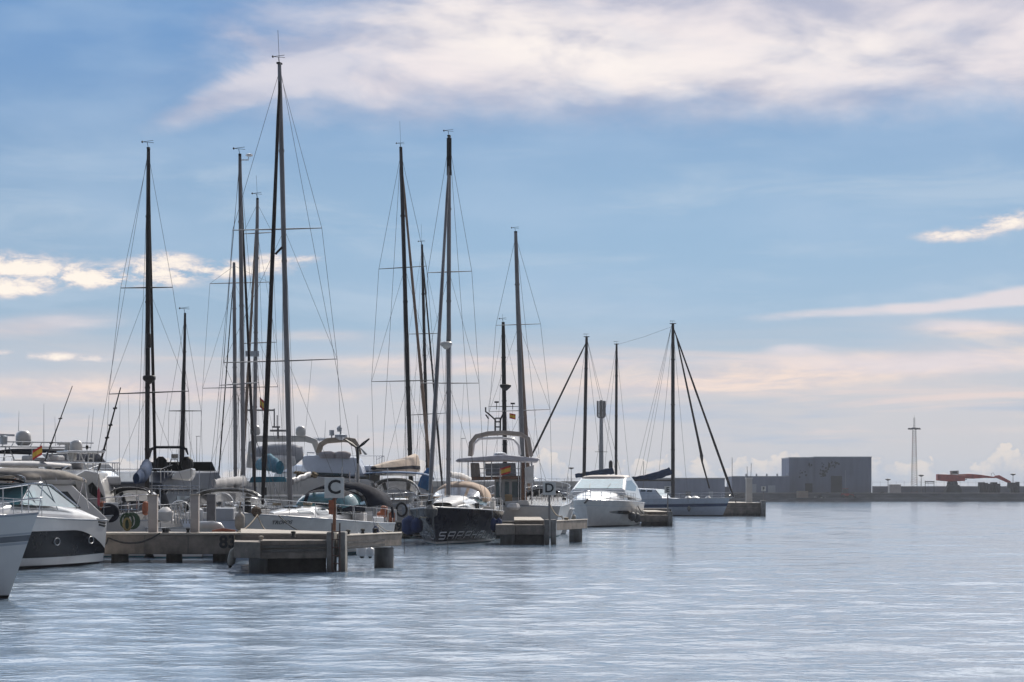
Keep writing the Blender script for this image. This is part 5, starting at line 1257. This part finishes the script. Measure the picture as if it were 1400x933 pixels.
sail_pack(t, [tl(P(353, 636, 108)), tl(P(368, 632, 105)), tl(P(383, 640, 103))], [.25, .42, .3], mat('turquoise_canvas', (.015, .13, .20), .8, var=.25, bump=.5, bscale=3), 'sail_cover')
q = MB(); a = tl(P(352, 648, 103)); q.extr([tl(P(a_, b_, 103)) for a_, b_ in ((344, 652), (390, 652), (392, 659), (340, 660))], (0.8, 0, 0)); q.build('turquoise_awning', MATS['turquoise_canvas'], t, bevel=.03)
flag(355, 543, 108.5, .28, .5, 'tiny Spanish flag high in the rigging between the pale masts', lean=.9)
# another furled dark forestay mast
bow = (X(285, 135), 135); stern = (X(290, 124), 124)
t, tl, L_, H = yacht('distant white sailing boat with pale superstructure below the twin masts', bow, stern, 3.6, 1.5, 1.8)
q = MB(); q.prism([(-3, 1.6), (3, 1.6), (2.2, 3.3), (-2.5, 3.4)], 1.3); q.build('deck_saloon', mat('cream_house', (.5, .46, .42), .5), t, bevel=.2)
q = MB(); q.box((0, 0, 2.5), (4.2, 2.75, .5)); q.build('window', glassd, t)

# ---------------------------------------------------------------- boat 139
bow = (X(560, 136), 136); stern = (X(534, 121.8), 121.8)
t, tl, L_, H = yacht('sailing boat above number 139 with cream and navy boom cover and blue awning', bow, stern, 4.3, 1.75, 1.9, [antif, gel_old])
mast_rig(t, tl, P(562, 672, 130), P(548, 203, 130), .105, alud, [(518, 368, 583, 364), (508, 522, 596, 520)], (P(513, 690, 129), P(606, 690, 131)), fore=P(592, 690, 135.5), fore_r=.11, mfs=sailc, back=(P(519, 690, 122.5), P(556, 690, 122.5)), d=130, antenna=1.6, wr=.011)
a, b_, c_, e_ = (tl(P(511, 640, 123)), tl(P(530, 638, 125)), tl(P(552, 636, 127.5)), tl(P(567, 637, 130)))
q = MB(); 
def ring(c, h0, h1, w): return [c+Vector((0, s*w, z)) for s, z in ((-1, h0), (-1, h0+(h1-h0)*.5), (-.7, h1*.85), (0, h1), (.7, h1*.85), (1, h0+(h1-h0)*.5), (1, h0), (0, h0-.05))]
q.loft([ring(a, -.12, .12, .15), ring(b_, -.28, .3, .32), ring(c_, -.32, .42, .38), ring(e_, -.34, .72, .3)]); q.build('sail_cover', cwhite if False else mat('cream_canvas', (.55, .45, .36), .85, var=.12, bump=.4, bscale=4), t, smooth=30)
q = MB(); q.loft([[p+Vector((0, 0, 0)) for p in ring(a+Vector((-.02, 0, -.02)), -.05, .06, .17)], ring(b_+Vector((0, 0, -.05)), -.14, .12, .345), ring(c_+Vector((0, 0, -.05)), -.16, .14, .405), ring(e_+Vector((.02, 0, -.05)), -.18, .18, .33)]); q.build('cover_band', cnavy, t, smooth=30)
q = MB(); q.tube([tl(P(512, 648, 123)), tl(P(566, 649, 130))], .10, 8); q.build('boom', gel_old, t)
dodger(t, -L_*.18, -L_*.36, 1.45, 2.2, 3.35, blackp)
canopy(t, [(-L_*.30, 2.2, 3.2, 3.62), (-L_*.36, 2.3, 3.3, 3.72), (-L_*.5, 2.3, 3.25, 3.62)], [mat('faded_blue_canvas', (.10, .17, .30), .8, var=.2, bump=.4)], 'awning')
q = MB(); q.lathe(tl(P(558, 700, 121)), [(.05, -.4), (.32, -.3), (.36, .25), (.1, .42)], 12); q.build('cushion', gel_grey, t)
q = MB(); c = tl(P(549, 697, 120.6)); q.tube([c+Vector((0, .28*math.cos(k*PI/8), .36*math.sin(k*PI/8))) for k in range(17)], .06, 6); q.build('horseshoe_buoy', blackp, t, smooth=60)
q = MB()
for i in range(7): q.tube([tl(P(516+i*9, 712, 121.2)), tl(P(516+i*9, 690, 121.2))], .02, 5)
for yy in (690, 698): q.tube([tl(P(516, yy, 121.2)), tl(P(570, yy, 121.2))], .02, 5)
q.build('stern_rail', steel, t)
q = MB(); q.tube([tl(P(578, 668, 127)), tl(P(583, 656, 127)), tl(P(586, 646, 127)), tl(P(586, 640, 127))], [.35, .4, .25, .1], 8); q.build('blue_bag', cblue, t, smooth=60)
# ---------------------------------------------------------------- mast 578
bow = (X(575, 160), 160); stern = (X(590, 148), 148)
t, tl, L_, H = yacht('distant sailing boat with a short black mast between the two tallest middle masts', bow, stern, 3.8, 1.3, 1.6)
mast_rig(t, tl, P(585, 672, 154), P(577, 336, 154), .09, alud, [(559, 457, 602, 456), (555, 568, 610, 565)], (P(548, 680, 153), P(612, 680, 155)), fore=P(606, 680, 159), fore_r=.08, mfs=saild, d=154, antenna=1.5, back=(P(560, 680, 149),))
# ---------------------------------------------------------------- dark hulled boat
bow = (X(592, 104.6), 104.6); hd = -97.5; Lh = 13.2; stern = (bow[0]-math.cos(R(hd))*Lh, bow[1]-math.sin(R(hd))*Lh)
dm = mat('near_black_gelcoat', (.005, .008, .022), .26, var=.2, vscale=.8, spec=.15)
t, tl, L_, H = yacht('dark navy hulled sailing boat with silver lettering and tan sprayhood, bow to the camera', bow, stern, 4.5, 1.5, 1.82, [antif, dm, gel_grey, gel_old], [(-.6, 0), (.04, 0), (.06, 3), (.14, 3), (.16, 1), (.5, 1), (.8, 1), (1.1, 1), (('s', .2), 1), (('s', .03), 1), (('s', 0), 2)], win=False)
block_name(H, t, 1, 599, 667, 727.5, 736.5, 107); block_name(H, t, -1, None, None, 727.5, 736, 107)
mast_rig(t, tl, P(613, 690, 110), P(614, 187, 110), .09, alug, [(585, 373, 645, 371), (575, 524, 655, 524)], (P(566, 694, 109), P(664, 690, 111)), fore=P(587, 690, 105.3), fore_r=.11, mfs=alug, fore_top=.93, back=(P(650, 690, 117),), d=110, wr=.010)
radar(t, tl, P(610, 472, 109.6), 'bowl', gel_old, .3)
q = MB(); q.tube([tl(P(614, 189, 110)), tl(P(614, 240, 110))], .10, 10, flat=1.25); q.build('mast_tip_band', blackp, t)
q = MB(); q.tube([tl(P(587, 687, 105.4)), tl(P(587, 696, 105.2))], .16, 10); q.build('furler_drum', blackp, t)
sail_pack(t, [tl(P(615, 649, 110)), tl(P(630, 651, 113)), tl(P(643, 656, 116))], [.14, .17, .13], cwhite, 'furled_mainsail')
st = [(L_*.36, .15, 1.7, 1.9), (L_*.26, .9, 1.65, 2.1), (L_*.08, 1.35, 1.6, 2.3), (-L_*.15, 1.45, 1.5, 2.36), (-L_*.16, 1.45, 1.5, 2.3)]
for s in (-1, 1): cabin_window(t, st, -L_*.13, L_*.02, .2, .62, s, glasst); cabin_window(t, st, L_*.06, L_*.2, .25, .6, s)
q = MB(); q.grid([superellipse(x, w, a, b_, 14, 3) for x, w, a, b_ in ((L_*.30, .5, 1.85, 2.03), (L_*.08, .8, 1.9, 2.345), (L_*.0, .8, 1.9, 2.37))]); q.build('deck_pad', pad, t, smooth=40)
canopy(t, [(-L_*.07, 1.30, 2.05, 2.78), (-L_*.11, 1.34, 2.05, 3.0), (-L_*.17, 1.36, 2.05, 3.1), (-L_*.28, 1.36, 2.05, 3.02)], [ctan, vinyl], 'sprayhood', lambda i, j: 0, 2.6)
q = MB()
q.grid([[Vector((-L_*.02, y*1.15, 2.32)) for y in [(-1+k/8) for k in range(17)]], [Vector((-L_*.068, 1.30*(-1+k/8), 2.05+.73*(1-abs(-1+k/8)**2.6)**(1/2.6))) for k in range(17)]], lambda i, j: 1 if j in (4, 11) else 0); q.build('hood_window', [vinyl, ctan], t, smooth=60)
q = MB(); q.prism([(-L_*.32, 2.1), (-L_*.44, 2.0), (-L_*.44, 2.9), (-L_*.32, 3.0)], 1.2); 
fender(560, 705, 733, 106.5, .38, fblue, 'large navy covered fender on the left bow of the dark hulled boat')
fender(570, 708, 730, 106.2, .3, fblue, 'second navy covered fender, nearer the stem of the dark hulled boat')
for px_, lab in ((671, 'navy fender by the right end of the dark hull'), (678, 'rightmost navy fender between dark hull and pier ledge')): fender(px_+4, 708, 727, 108, .17, fblue, lab)
q = MB(); q.lathe(tl(P(589, 699, 104.6)), [(.05, -.35), (.3, -.2), (.34, .1), (.1, .3)], 10); q.tube([tl(P(592, 700, 104.3)), tl(P(592.5, 725, 104.45))], .05, 6); q.build('anchor', mat('galvanised', (.07, .07, .07), .6), t)
rope([tuple(P(592, 702, 104.3)), tuple(P(575, 707, 106)), tuple(P(562, 712, 107))], .03, ropem, 'pale rope hanging round the bow of the dark hulled boat', .1)
for px_ in (652, 655): 
    q = MB(); q.tube([tl(P(px_, 704, 108)), tl(P(px_-1.5, 688, 108))], .05, 6); q.build('stanchion', blackp, t)
# second set of dark lines
# ---------------------------------------------------------------- trawler yacht
bow = (X(738, 140), 140); stern = (X(712, 122.3), 122.3)
t, tl, L_ = boat('trawler_yacht', 'white trawler yacht with hardtop, tan arch and Spanish flag behind the second pier', 'motor yacht', bow, stern)
H = Hull(L_, 4.9, 1.75, 2.5, -.7, 1.4, -.1, .9, .4, 2.4, .2, .7); H.build(t, [antif, gel_old], WL(0, 1, 1), t); H.deck(gel, t, .0)
D_ = 124
def quad(pts, m, name, depth=.06, bev=0.0, d=D_, par=t):
    q = MB(); q.extr([tl(P(a, b_, d)) for a, b_ in pts], tl(Vector((0, d+depth, 0)))-tl(Vector((0, d, 0)))); return q.build(name, m, par, bevel=bev)
quad([(676, 655), (716, 655), (716, 688), (676, 688)], gel_old, 'saloon', 6, .05)
for a, b_ in ((678, 686), (690, 696), (700, 712)): quad([(a, 659), (b_, 659), (b_, 680), (a, 680)], mat('green_glass', (.05, .09, .09), .08, coat=.5), 'window', .08, 0, D_-.04)
quad([(640, 657), (716, 654.5), (716, 650.5), (640, 652.5)], wood, 'flybridge_deck', 5, .02, D_-.5)
quad([(622, 631), (626, 627), (690, 622), (738, 627), (735, 632), (690, 630)], mat('mauve_white', (.5, .48, .52), .45), 'hardtop', 4.5, .06, D_-.8)
q = MB(); q.lathe(tl(P(684, 622, D_+1)), [(.4, -.1), (.34, .08), (.15, .14)], 12); q.build('roof_hatch', gel_grey, t, smooth=50)
q = MB()
for a in (640, 662, 672, 709, 712, 718, 727): q.tube([tl(P(a, 631, D_-.6)), tl(P(a, 656 if a < 700 else 690, D_-.6))], .035, 6)
for yy in (641, 647): q.tube([tl(P(655, yy, D_-.6)), tl(P(712, yy, D_-.6))], .02, 5)
q.build('stanchion', steel, t)
quad([(643, 633), (655, 633), (657, 655), (644, 655)], mat('beige_seat', (.36, .31, .27), .8), 'bench_seat', .8, .05, D_)
quad([(663, 634), (705, 633), (706, 651), (664, 651)], vinyl, 'clear_curtain', .03, 0, D_+.5)
quad([(712, 634), (717, 632), (721, 688), (712, 688)], wood, 'mast_box', .5, .02, D_-.55)
quad([(717, 640), (730, 636), (729, 661), (719, 661)], cwhite, 'side_cloth', .05, 0, D_-.9)
q = MB(); q.tube([tl(P(a, b_, D_-.3)) for a, b_ in ((643, 624), (644, 606), (651, 597), (668, 593), (690, 592), (712, 594), (722, 600), (726, 624))], .095, 8, flat=1.5); q.build('tan_arch', mat('pale_tan_canvas', (.42, .35, .30), .85), t, smooth=50)
q = MB(); q.tube([tl(P(a, b_, D_+2)) for a, b_ in ((646, 622), (648, 607), (656, 600), (685, 599), (702, 601), (709, 609), (711, 622))], .08, 8); q.build('roof_arch', gel, t, smooth=50)
quad([(690, 686), (722, 684), (732, 712), (694, 713)], gel_old, 'stern_bulwark', .6, .05, D_-1.6)
quad([(690, 676), (700, 676), (701, 691), (691, 691)], mat('yellow_brown_box', (.30, .2, .1), .6), 'deck_locker', .6, .05, D_-1.3)
q = MB(); q.lathe(tl(P(702, 694, D_-1.9)), [(.3, -.15), (.42, 0), (.3, .2), (.1, .25)], 10); q.build('liferaft', cwhite, t)
H.rail(t, .3, .95, .9, 8, 2, .02)
q = MB()
for a in (0, 1): q.tube([tl(P(677+a*7, 592, D_)), tl(P(677+a*7, 572, D_))], .05, 5)
for yy in (572, 577, 584): q.tube([tl(P(677, yy, D_)), tl(P(684, yy, D_))], .04, 5)
q.tube([tl(P(677, 574, D_)), tl(P(668, 566, D_)), tl(P(664, 563, D_)), tl(P(664, 557, D_))], .045, 5); q.tube([tl(P(684, 574, D_)), tl(P(688, 566, D_)), tl(P(690, 562, D_)), tl(P(690, 556, D_))], .045, 5)
q.tube([tl(P(664, 567, D_)), tl(P(668, 573, D_))], .04, 5)
for a, b_ in ((679, 550), (701, 552)): q.tube([tl(P(a-3, b_, D_)), tl(P(a+3, b_, D_))], .05, 5); q.tube([tl(P(a, b_, D_)), tl(P(a, 560, D_))], .02, 5)
q.build('ladder_mast', blackp, t)
flag(683, 641, D_-1.0, .62, .42, 'large Spanish flag on the trawler under the hardtop', lean=-.3, pole=1.5)
flag(696.5, 565, 125, .35, .3, 'small Spanish courtesy flag beside the mast with bowl radar', lean=.2)
# ---------------------------------------------------------------- mast 688 and 707
bow = (X(690, 150), 150); stern = (X(681, 139), 139)
t, tl, L_, H = yacht('sailing boat with the thin black mast and bowl radar behind the trawler', bow, stern, 3.6, 1.3, 1.5)
mast_rig(t, tl, P(691, 680, 146), P(688, 442, 146), .12, alud, [(668, 556, 712, 556)], (P(662, 680, 145), P(716, 680, 147)), fore=P(676, 680, 149), d=146, antenna=.6)
radar(t, tl, P(691, 529, 145.6), 'bowl', alud, .38)
bow = (X(728, 146), 146); stern = (X(750, 131.5), 131.5)
t, tl, L_, H = yacht('white sailing boat with crowded deck right of the trawler, tall grey mast leaning left', bow, stern, 4.0, 1.5, 1.8)
mast_rig(t, tl, P(716, 680, 142), P(705, 318, 142), .12, alug, [(678, 445, 739, 443), (669, 563, 752, 560)], (P(660, 680, 141), P(755, 680, 143)), fore=P(724, 680, 145), fore_r=.14, mfs=sailc, fore_top=.86, back=(P(744, 690, 132),), d=142, wr=.011)
dodger(t, -L_*.05, -L_*.22, 1.4, 1.8, 2.8, cnavy)
q = MB(); random.seed(12)
for i in range(26): 
    a = random.uniform(726, 762); z = random.uniform(690, 708); q.lathe(tl(P(a, z, 130.5+random.random())), [(.02, -.12), (random.uniform(.05, .2), 0), (.02, random.uniform(.1, .3))], 8)
q.build('stowed_gear', gel, t, smooth=40)
q = MB()
for i in range(10): q.tube([tl(P(724+i*4.2, 710, 130.6)), tl(P(724+i*4.2+random.uniform(-1.5, 1.5), 664+random.uniform(0, 14), 130.6))], .03, 5)
q.build('upright_pole', gel_old, t)
q = MB()
for i in range(6): q.lathe(tl(P(742+i*4.5, 697+random.uniform(0, 12), 129.5)), [(.05, -.3), (.22, -.15), (.22, .15), (.05, .3)], 8)
q.build('dark_fender', blackp, t, smooth=50)
rope([tuple(P(752, 690, 112)), tuple(P(768, 706, 110)), tuple(P(775, 711, 109.2))], .03, ropem, 'thick pale rope swinging from the D sign post to its bollard', .2)
# ---------------------------------------------------------------- white cruiser
bow = (X(801, 157.5), 157.5); hd = -102; Lh = 13.0; stern = (bow[0]-math.cos(R(hd))*Lh, bow[1]-math.sin(R(hd))*Lh)
t, tl, L_ = boat('motor_cruiser', 'white express cruiser with wide teal windscreen, bow to the camera, between piers D and E', 'motor cruiser', bow, stern)
H = Hull(Lh, 4.9, 1.75, 2.0, -.7, 1.5, -.2, .93, .45, 2.6, .16, .85, k=1.4)
H.build(t, [blackp, gel_old, gel_grey], [(-.6, 0), (.10, 0), (.16, 1), (.5, 1), (.9, 1), (1.2, 1), (('s', .42), 1), (('s', .38), 2), (('s', .3), 1), (('s', .04), 1), (('s', 0), 2)], t, n=32); H.deck(gel, t, -.02, .16)
st = [(5.2, .3, 1.9, 2.08), (4.0, 1.2, 1.9, 2.32), (2.2, 1.75, 1.85, 2.58), (.9, 1.95, 1.8, 2.72), (-.2, 2.0, 1.8, 2.75)]
coachroof(t, st, gel, 'foredeck_cabin', 2.6)
wf = wfun(2.1, 2.4, .32)
q = MB(); q.prism([(-5.6, 1.9), (1.5, 2.3), (1.3, 2.75), (-.7, 3.55), (-2.0, 3.78), (-4.2, 3.72), (-5.6, 3.1)], 0, wf); q.build('hardtop_house', gel, t, bevel=.1, smooth=30)
front_panel(t, (1.15, 2.82), (-.6, 3.50), wf, glasst, -.90, .90)
q = MB()
for u in (-.35, .35): q.tube([(1.22, u*1.9, 2.84), (.3, u*2.2, 3.2)], .012, 6)
q.build('wiper', blackp, t)
for s in (-1, 1):
    side_panel(t, [(.9, 2.72), (-.8, 3.40), (-3.4, 3.45), (-4.8, 2.95), (-3.6, 2.62)], wf, s, glassd)
canopy(t, [(-.8, 1.65, 3.5, 3.62), (-1.6, 1.7, 3.6, 3.80), (-3.0, 1.7, 3.65, 3.86), (-4.4, 1.6, 3.5, 3.76)], [mat('cream_roof', (.5, .42, .36), .5)], 'sunroof', pw=4)
for s in (-1, 1):
    q = MB(); rows = []
    for j in range(4):
        rows.append([H.px(x, (1.0+.02*x)+(-.13+.26*j/3)*(1-abs((x-1.3)/2.6)**3)+.02, s, .015) for x in [-1.2+5.0*i/16 for i in range(17)]])
    q.grid(rows); q.build('hull_window', glassd, t, smooth=60)
H.rail(t, .42, .97, .62, 9, 2, .022)
q = MB(); q.tube([tl(P(766, 674, 163)), tl(P(772, 674, 163)), tl(P(779, 676, 163)), tl(P(779, 682, 163))], .04, 6); q.build('side_mirror_rail', steel, t)
q = MB(); q.tube([tl(P(804, 683, 157)), tl(P(799, 688, 156.8))], .08, 6); q.build('anchor', MATS['galvanised'], t)
fender(864, 700, 712, 162, .28, mat('black_fender', (.02, .02, .025), .5), 'left one of two black fenders on the side of the express cruiser'); fender(870, 701, 714, 162.5, .28, MATS['black_fender'], 'right one of two black fenders on the side of the express cruiser')
for i in range(3): fender(763+i*2.5, 694+i*3, 704+i*3, 159, .28, MATS['black_fender'], ['uppermost', 'middle', 'lowest'][i]+' black fender in the cluster at the left side of the express cruiser')
rope([tuple(P(872, 692, 162)), tuple(P(885, 704, 164)), tuple(P(915, 699, 164))], .035, roped, 'dark rope from the express cruiser to the third pier', .2)
# ---------------------------------------------------------------- mast 801 boat
bow = (X(735, 221), 221); stern = (X(858, 226), 226)
t, tl, L_, H = yacht('sailing boat with thick dark mast, its stay slanting lower left, behind the express cruiser', bow, stern, 4.2, 1.6, 1.9, name='sailing_boat')
mast_rig(t, tl, P(798, 680, 223.5), P(802, 461, 223.5), .17, alud, (), (P(772, 680, 222), P(826, 680, 225)), fore=P(728, 622, 222) if False else P(725, 627, 222), fore_r=.11, mfs=saild, back=(P(857, 680, 226), P(849, 680, 226)), d=223.5, wr=.016, lines=1)
q = MB(); q.tube([tl(P(725, 627, 222)), tl(P(735, 690, 221.3))], .06, 6); q.build('bow_spar', alug, t)
sail_pack(t, [tl(P(787, 651, 223.5)), tl(P(815, 647, 224.3)), tl(P(838, 644, 225))], [.22, .3, .35], cdeep, 'sail_cover')
# ---------------------------------------------------------------- ketch
bow = (X(998, 232.5), 232.5); stern = (X(800, 240), 240)
gk = mat('ketch_grey_blue', (.50, .54, .60), .35, var=.08, coat=.2); ks = mat('ketch_stripe', (.03, .06, .14), .3)
t, tl, L_, H = yacht('grey blue ketch with dark blue stripe and blue sail covers, its bow pointing right', bow, stern, 4.4, 1.75, 1.95, [mat('dark_antifouling', (.03, .035, .05), .7), gk, ks], [(-.6, 0), (.14, 0), (.2, 1), (.55, 1), (('s', .88), 1), (('s', .56), 2), (('s', .53), 1), (('s', .1), 1), (('s', 0), 1)], roof=False, win=False)
st = [(L_*.16, .5, 1.7, 1.9), (L_*.07, 1.3, 1.7, 2.0), (L_*.02, 1.5, 1.6, 2.9), (-L_*.12, 1.55, 1.6, 3.0), (-L_*.2, 1.5, 1.6, 2.9)]
coachroof(t, st, gk, 'pilot_house', 5)
q = MB(); q.grid([[Vector((L_*.066, 1.15*(-1+k/3), 2.05)) for k in range(7)], [Vector((L_*.025, 1.3*(-1+k/3), 2.86)) for k in range(7)]]); q.build('windscreen', glasst, t)
for x0, x1 in ((-L_*.03, .005*L_), (-L_*.075, -L_*.04)):
    for s in (-1, 1): cabin_window(t, st, x0, x1, .32, .58, s, glassd, 5)
mast_rig(t, tl, P(920, 690, 236), P(920, 443, 236), .20, alud, (), (P(897, 688, 236.0), P(941, 688, 232.5)), fore=P(1003, 680, 232.5), fore_r=.13, mfs=saild, back=None, d=236, wr=.016, lines=1, fore_top=.985)
q = MB(); a, b_ = P(925, 462, 236), P(959, 622, 236.3); q.tube([tl(a.lerp(b_, k/8)) for k in range(9)], [.05]+[.08+.008*k for k in range(7)]+[.16], 8); q.build('furled_staysail', saild, t, smooth=50)
q = MB(); q.tube([tl(b_), tl(P(960, 632, 236.3)), tl(P(970, 668, 236.4))], [.2, .1, .08], 6); q.build('staysail_stay', saild, t)
for a_ in (897, 889, 905):
    q = MB(); q.tube([tl(P(918, 446, 236)), tl(P(a_-30, 688, 237))], .015, 4); q.build('shroud', wire, t)
mast_rig(t, tl, P(842, 690, 238), P(843, 471, 238), .15, alud, (), (P(822, 688, 240), P(864, 688, 237)), d=238, wr=.014, lines=1, back=(P(806, 685, 240),))
q = MB(); q.tube([tl(P(918, 447, 236)), tl(P(880, 461, 237)), tl(P(845, 471, 238))], .014, 4); q.build('triatic_stay', wire, t)
sail_pack(t, [tl(P(862, 654, 237)), tl(P(880, 654, 237)), tl(P(900, 650, 235.8)), tl(P(917, 644, 236))], [.12, .32, .42, .42], cdeep, 'sail_cover')
q = MB(); q.tube([tl(P(860, 657, 237)), tl(P(919, 657, 236))], .1, 6); q.build('boom', alud, t)
for px_, w_ in ((941, .5), (950, .7), (968, .4)):
    q = MB(); q.lathe(tl(P(px_, 684, 236)), [(.1, -.4), (w_*.7, -.3), (w_*.6, .2), (w_*.8, .25), (.1, .45)], 10); q.build('deck_vent', gel_old, t)
fender(942, 689, 699, 233.4, .2, fgrey, 'pale fender hanging amidships on the grey blue ketch')
q = MB(); q.tube([tl(P(835, 634, 240)), tl(P(835, 650, 240))], .06, 5); q.lathe(tl(P(835, 636, 240)), [(.1, -.5), (.22, -.3), (.22, .3), (.1, .5)], 10); q.build('lantern', blackp, t)
# ---------------------------------------------------------------- filler boats between piers (partly hidden)
def small_launch(px, d, hdg, label, hm=gel_old, top=cwhite, L0=7.5):
    c = (X(px, d), d); bow = (c[0]+math.cos(R(hdg))*L0/2, c[1]+math.sin(R(hdg))*L0/2); stern = (2*c[0]-bow[0], 2*c[1]-bow[1])
    t, tl, L_ = boat('launch', label, 'launch', bow, stern)
    H = Hull(L0, 2.7, 1.0, 1.3, -.5, .9, -.1, .9, .4, 2.4, .2, .8); H.build(t, [blackp, hm], WL(0, 1, 1), t); H.deck(gel, t, .0)
    wf = wfun(1.1, 1.1, .15); q = MB(); q.prism([(-1.8, 1.0), (1.6, 1.1), (.8, 2.2), (-1.6, 2.3)], 0, wf); q.build('cabin', gel, t, bevel=.06)
    for s in (-1, 1): side_panel(t, [(-1.3, 1.5), (1.0, 1.5), (.6, 2.05), (-1.3, 2.1)], wf, s, glassd)
    front_panel(t, (1.45, 1.3), (.9, 2.05), wf, glassd)
    q = MB(); q.box((-.5, 0, 2.36), (3.0, 2.1, .08)); q.build('roof', top, t, bevel=.02)
    H.rail(t, .5, .97, .5, 6, 1, .016)
    return t
small_launch(741, 205, 80, 'small white launch with dark windows just left of the express cruiser', gel_old)
small_launch(655, 150, 100, 'little cream cabin boat under the trawler flybridge, left side', gel_old, ctan)
small_launch(778, 215, 95, 'small boat with a blue cover left of the express cruiser bow', mat('blue_hull', (.03, .06, .16), .3), cdeep)
small_launch(405, 102, 75, 'small white cabin boat seen through the rigging of the C boat', gel)
small_launch(600, 128, 85, 'small tan topped cabin boat left of the tan sprayhood', gel_old, ctan)
# ================================================================ the air
hm = bpy.data.materials.new('sea_haze'); hm.use_nodes = True; hn_ = hm.node_tree; hn_.nodes.clear()
pv = hn_.nodes.new('ShaderNodeVolumePrincipled'); ho = hn_.nodes.new('ShaderNodeOutputMaterial')
pv.inputs['Color'].default_value = (.86, .90, .97, 1); pv.inputs['Density'].default_value = .0002; pv.inputs['Anisotropy'].default_value = 0
hn_.links.new(pv.outputs[0], ho.inputs['Volume'])
q = MB(); q.box2((-2600, -300, -1.0-3), (2600, 3100, 32)); o = q.build('haze', hm); o['kind'] = 'stuff'
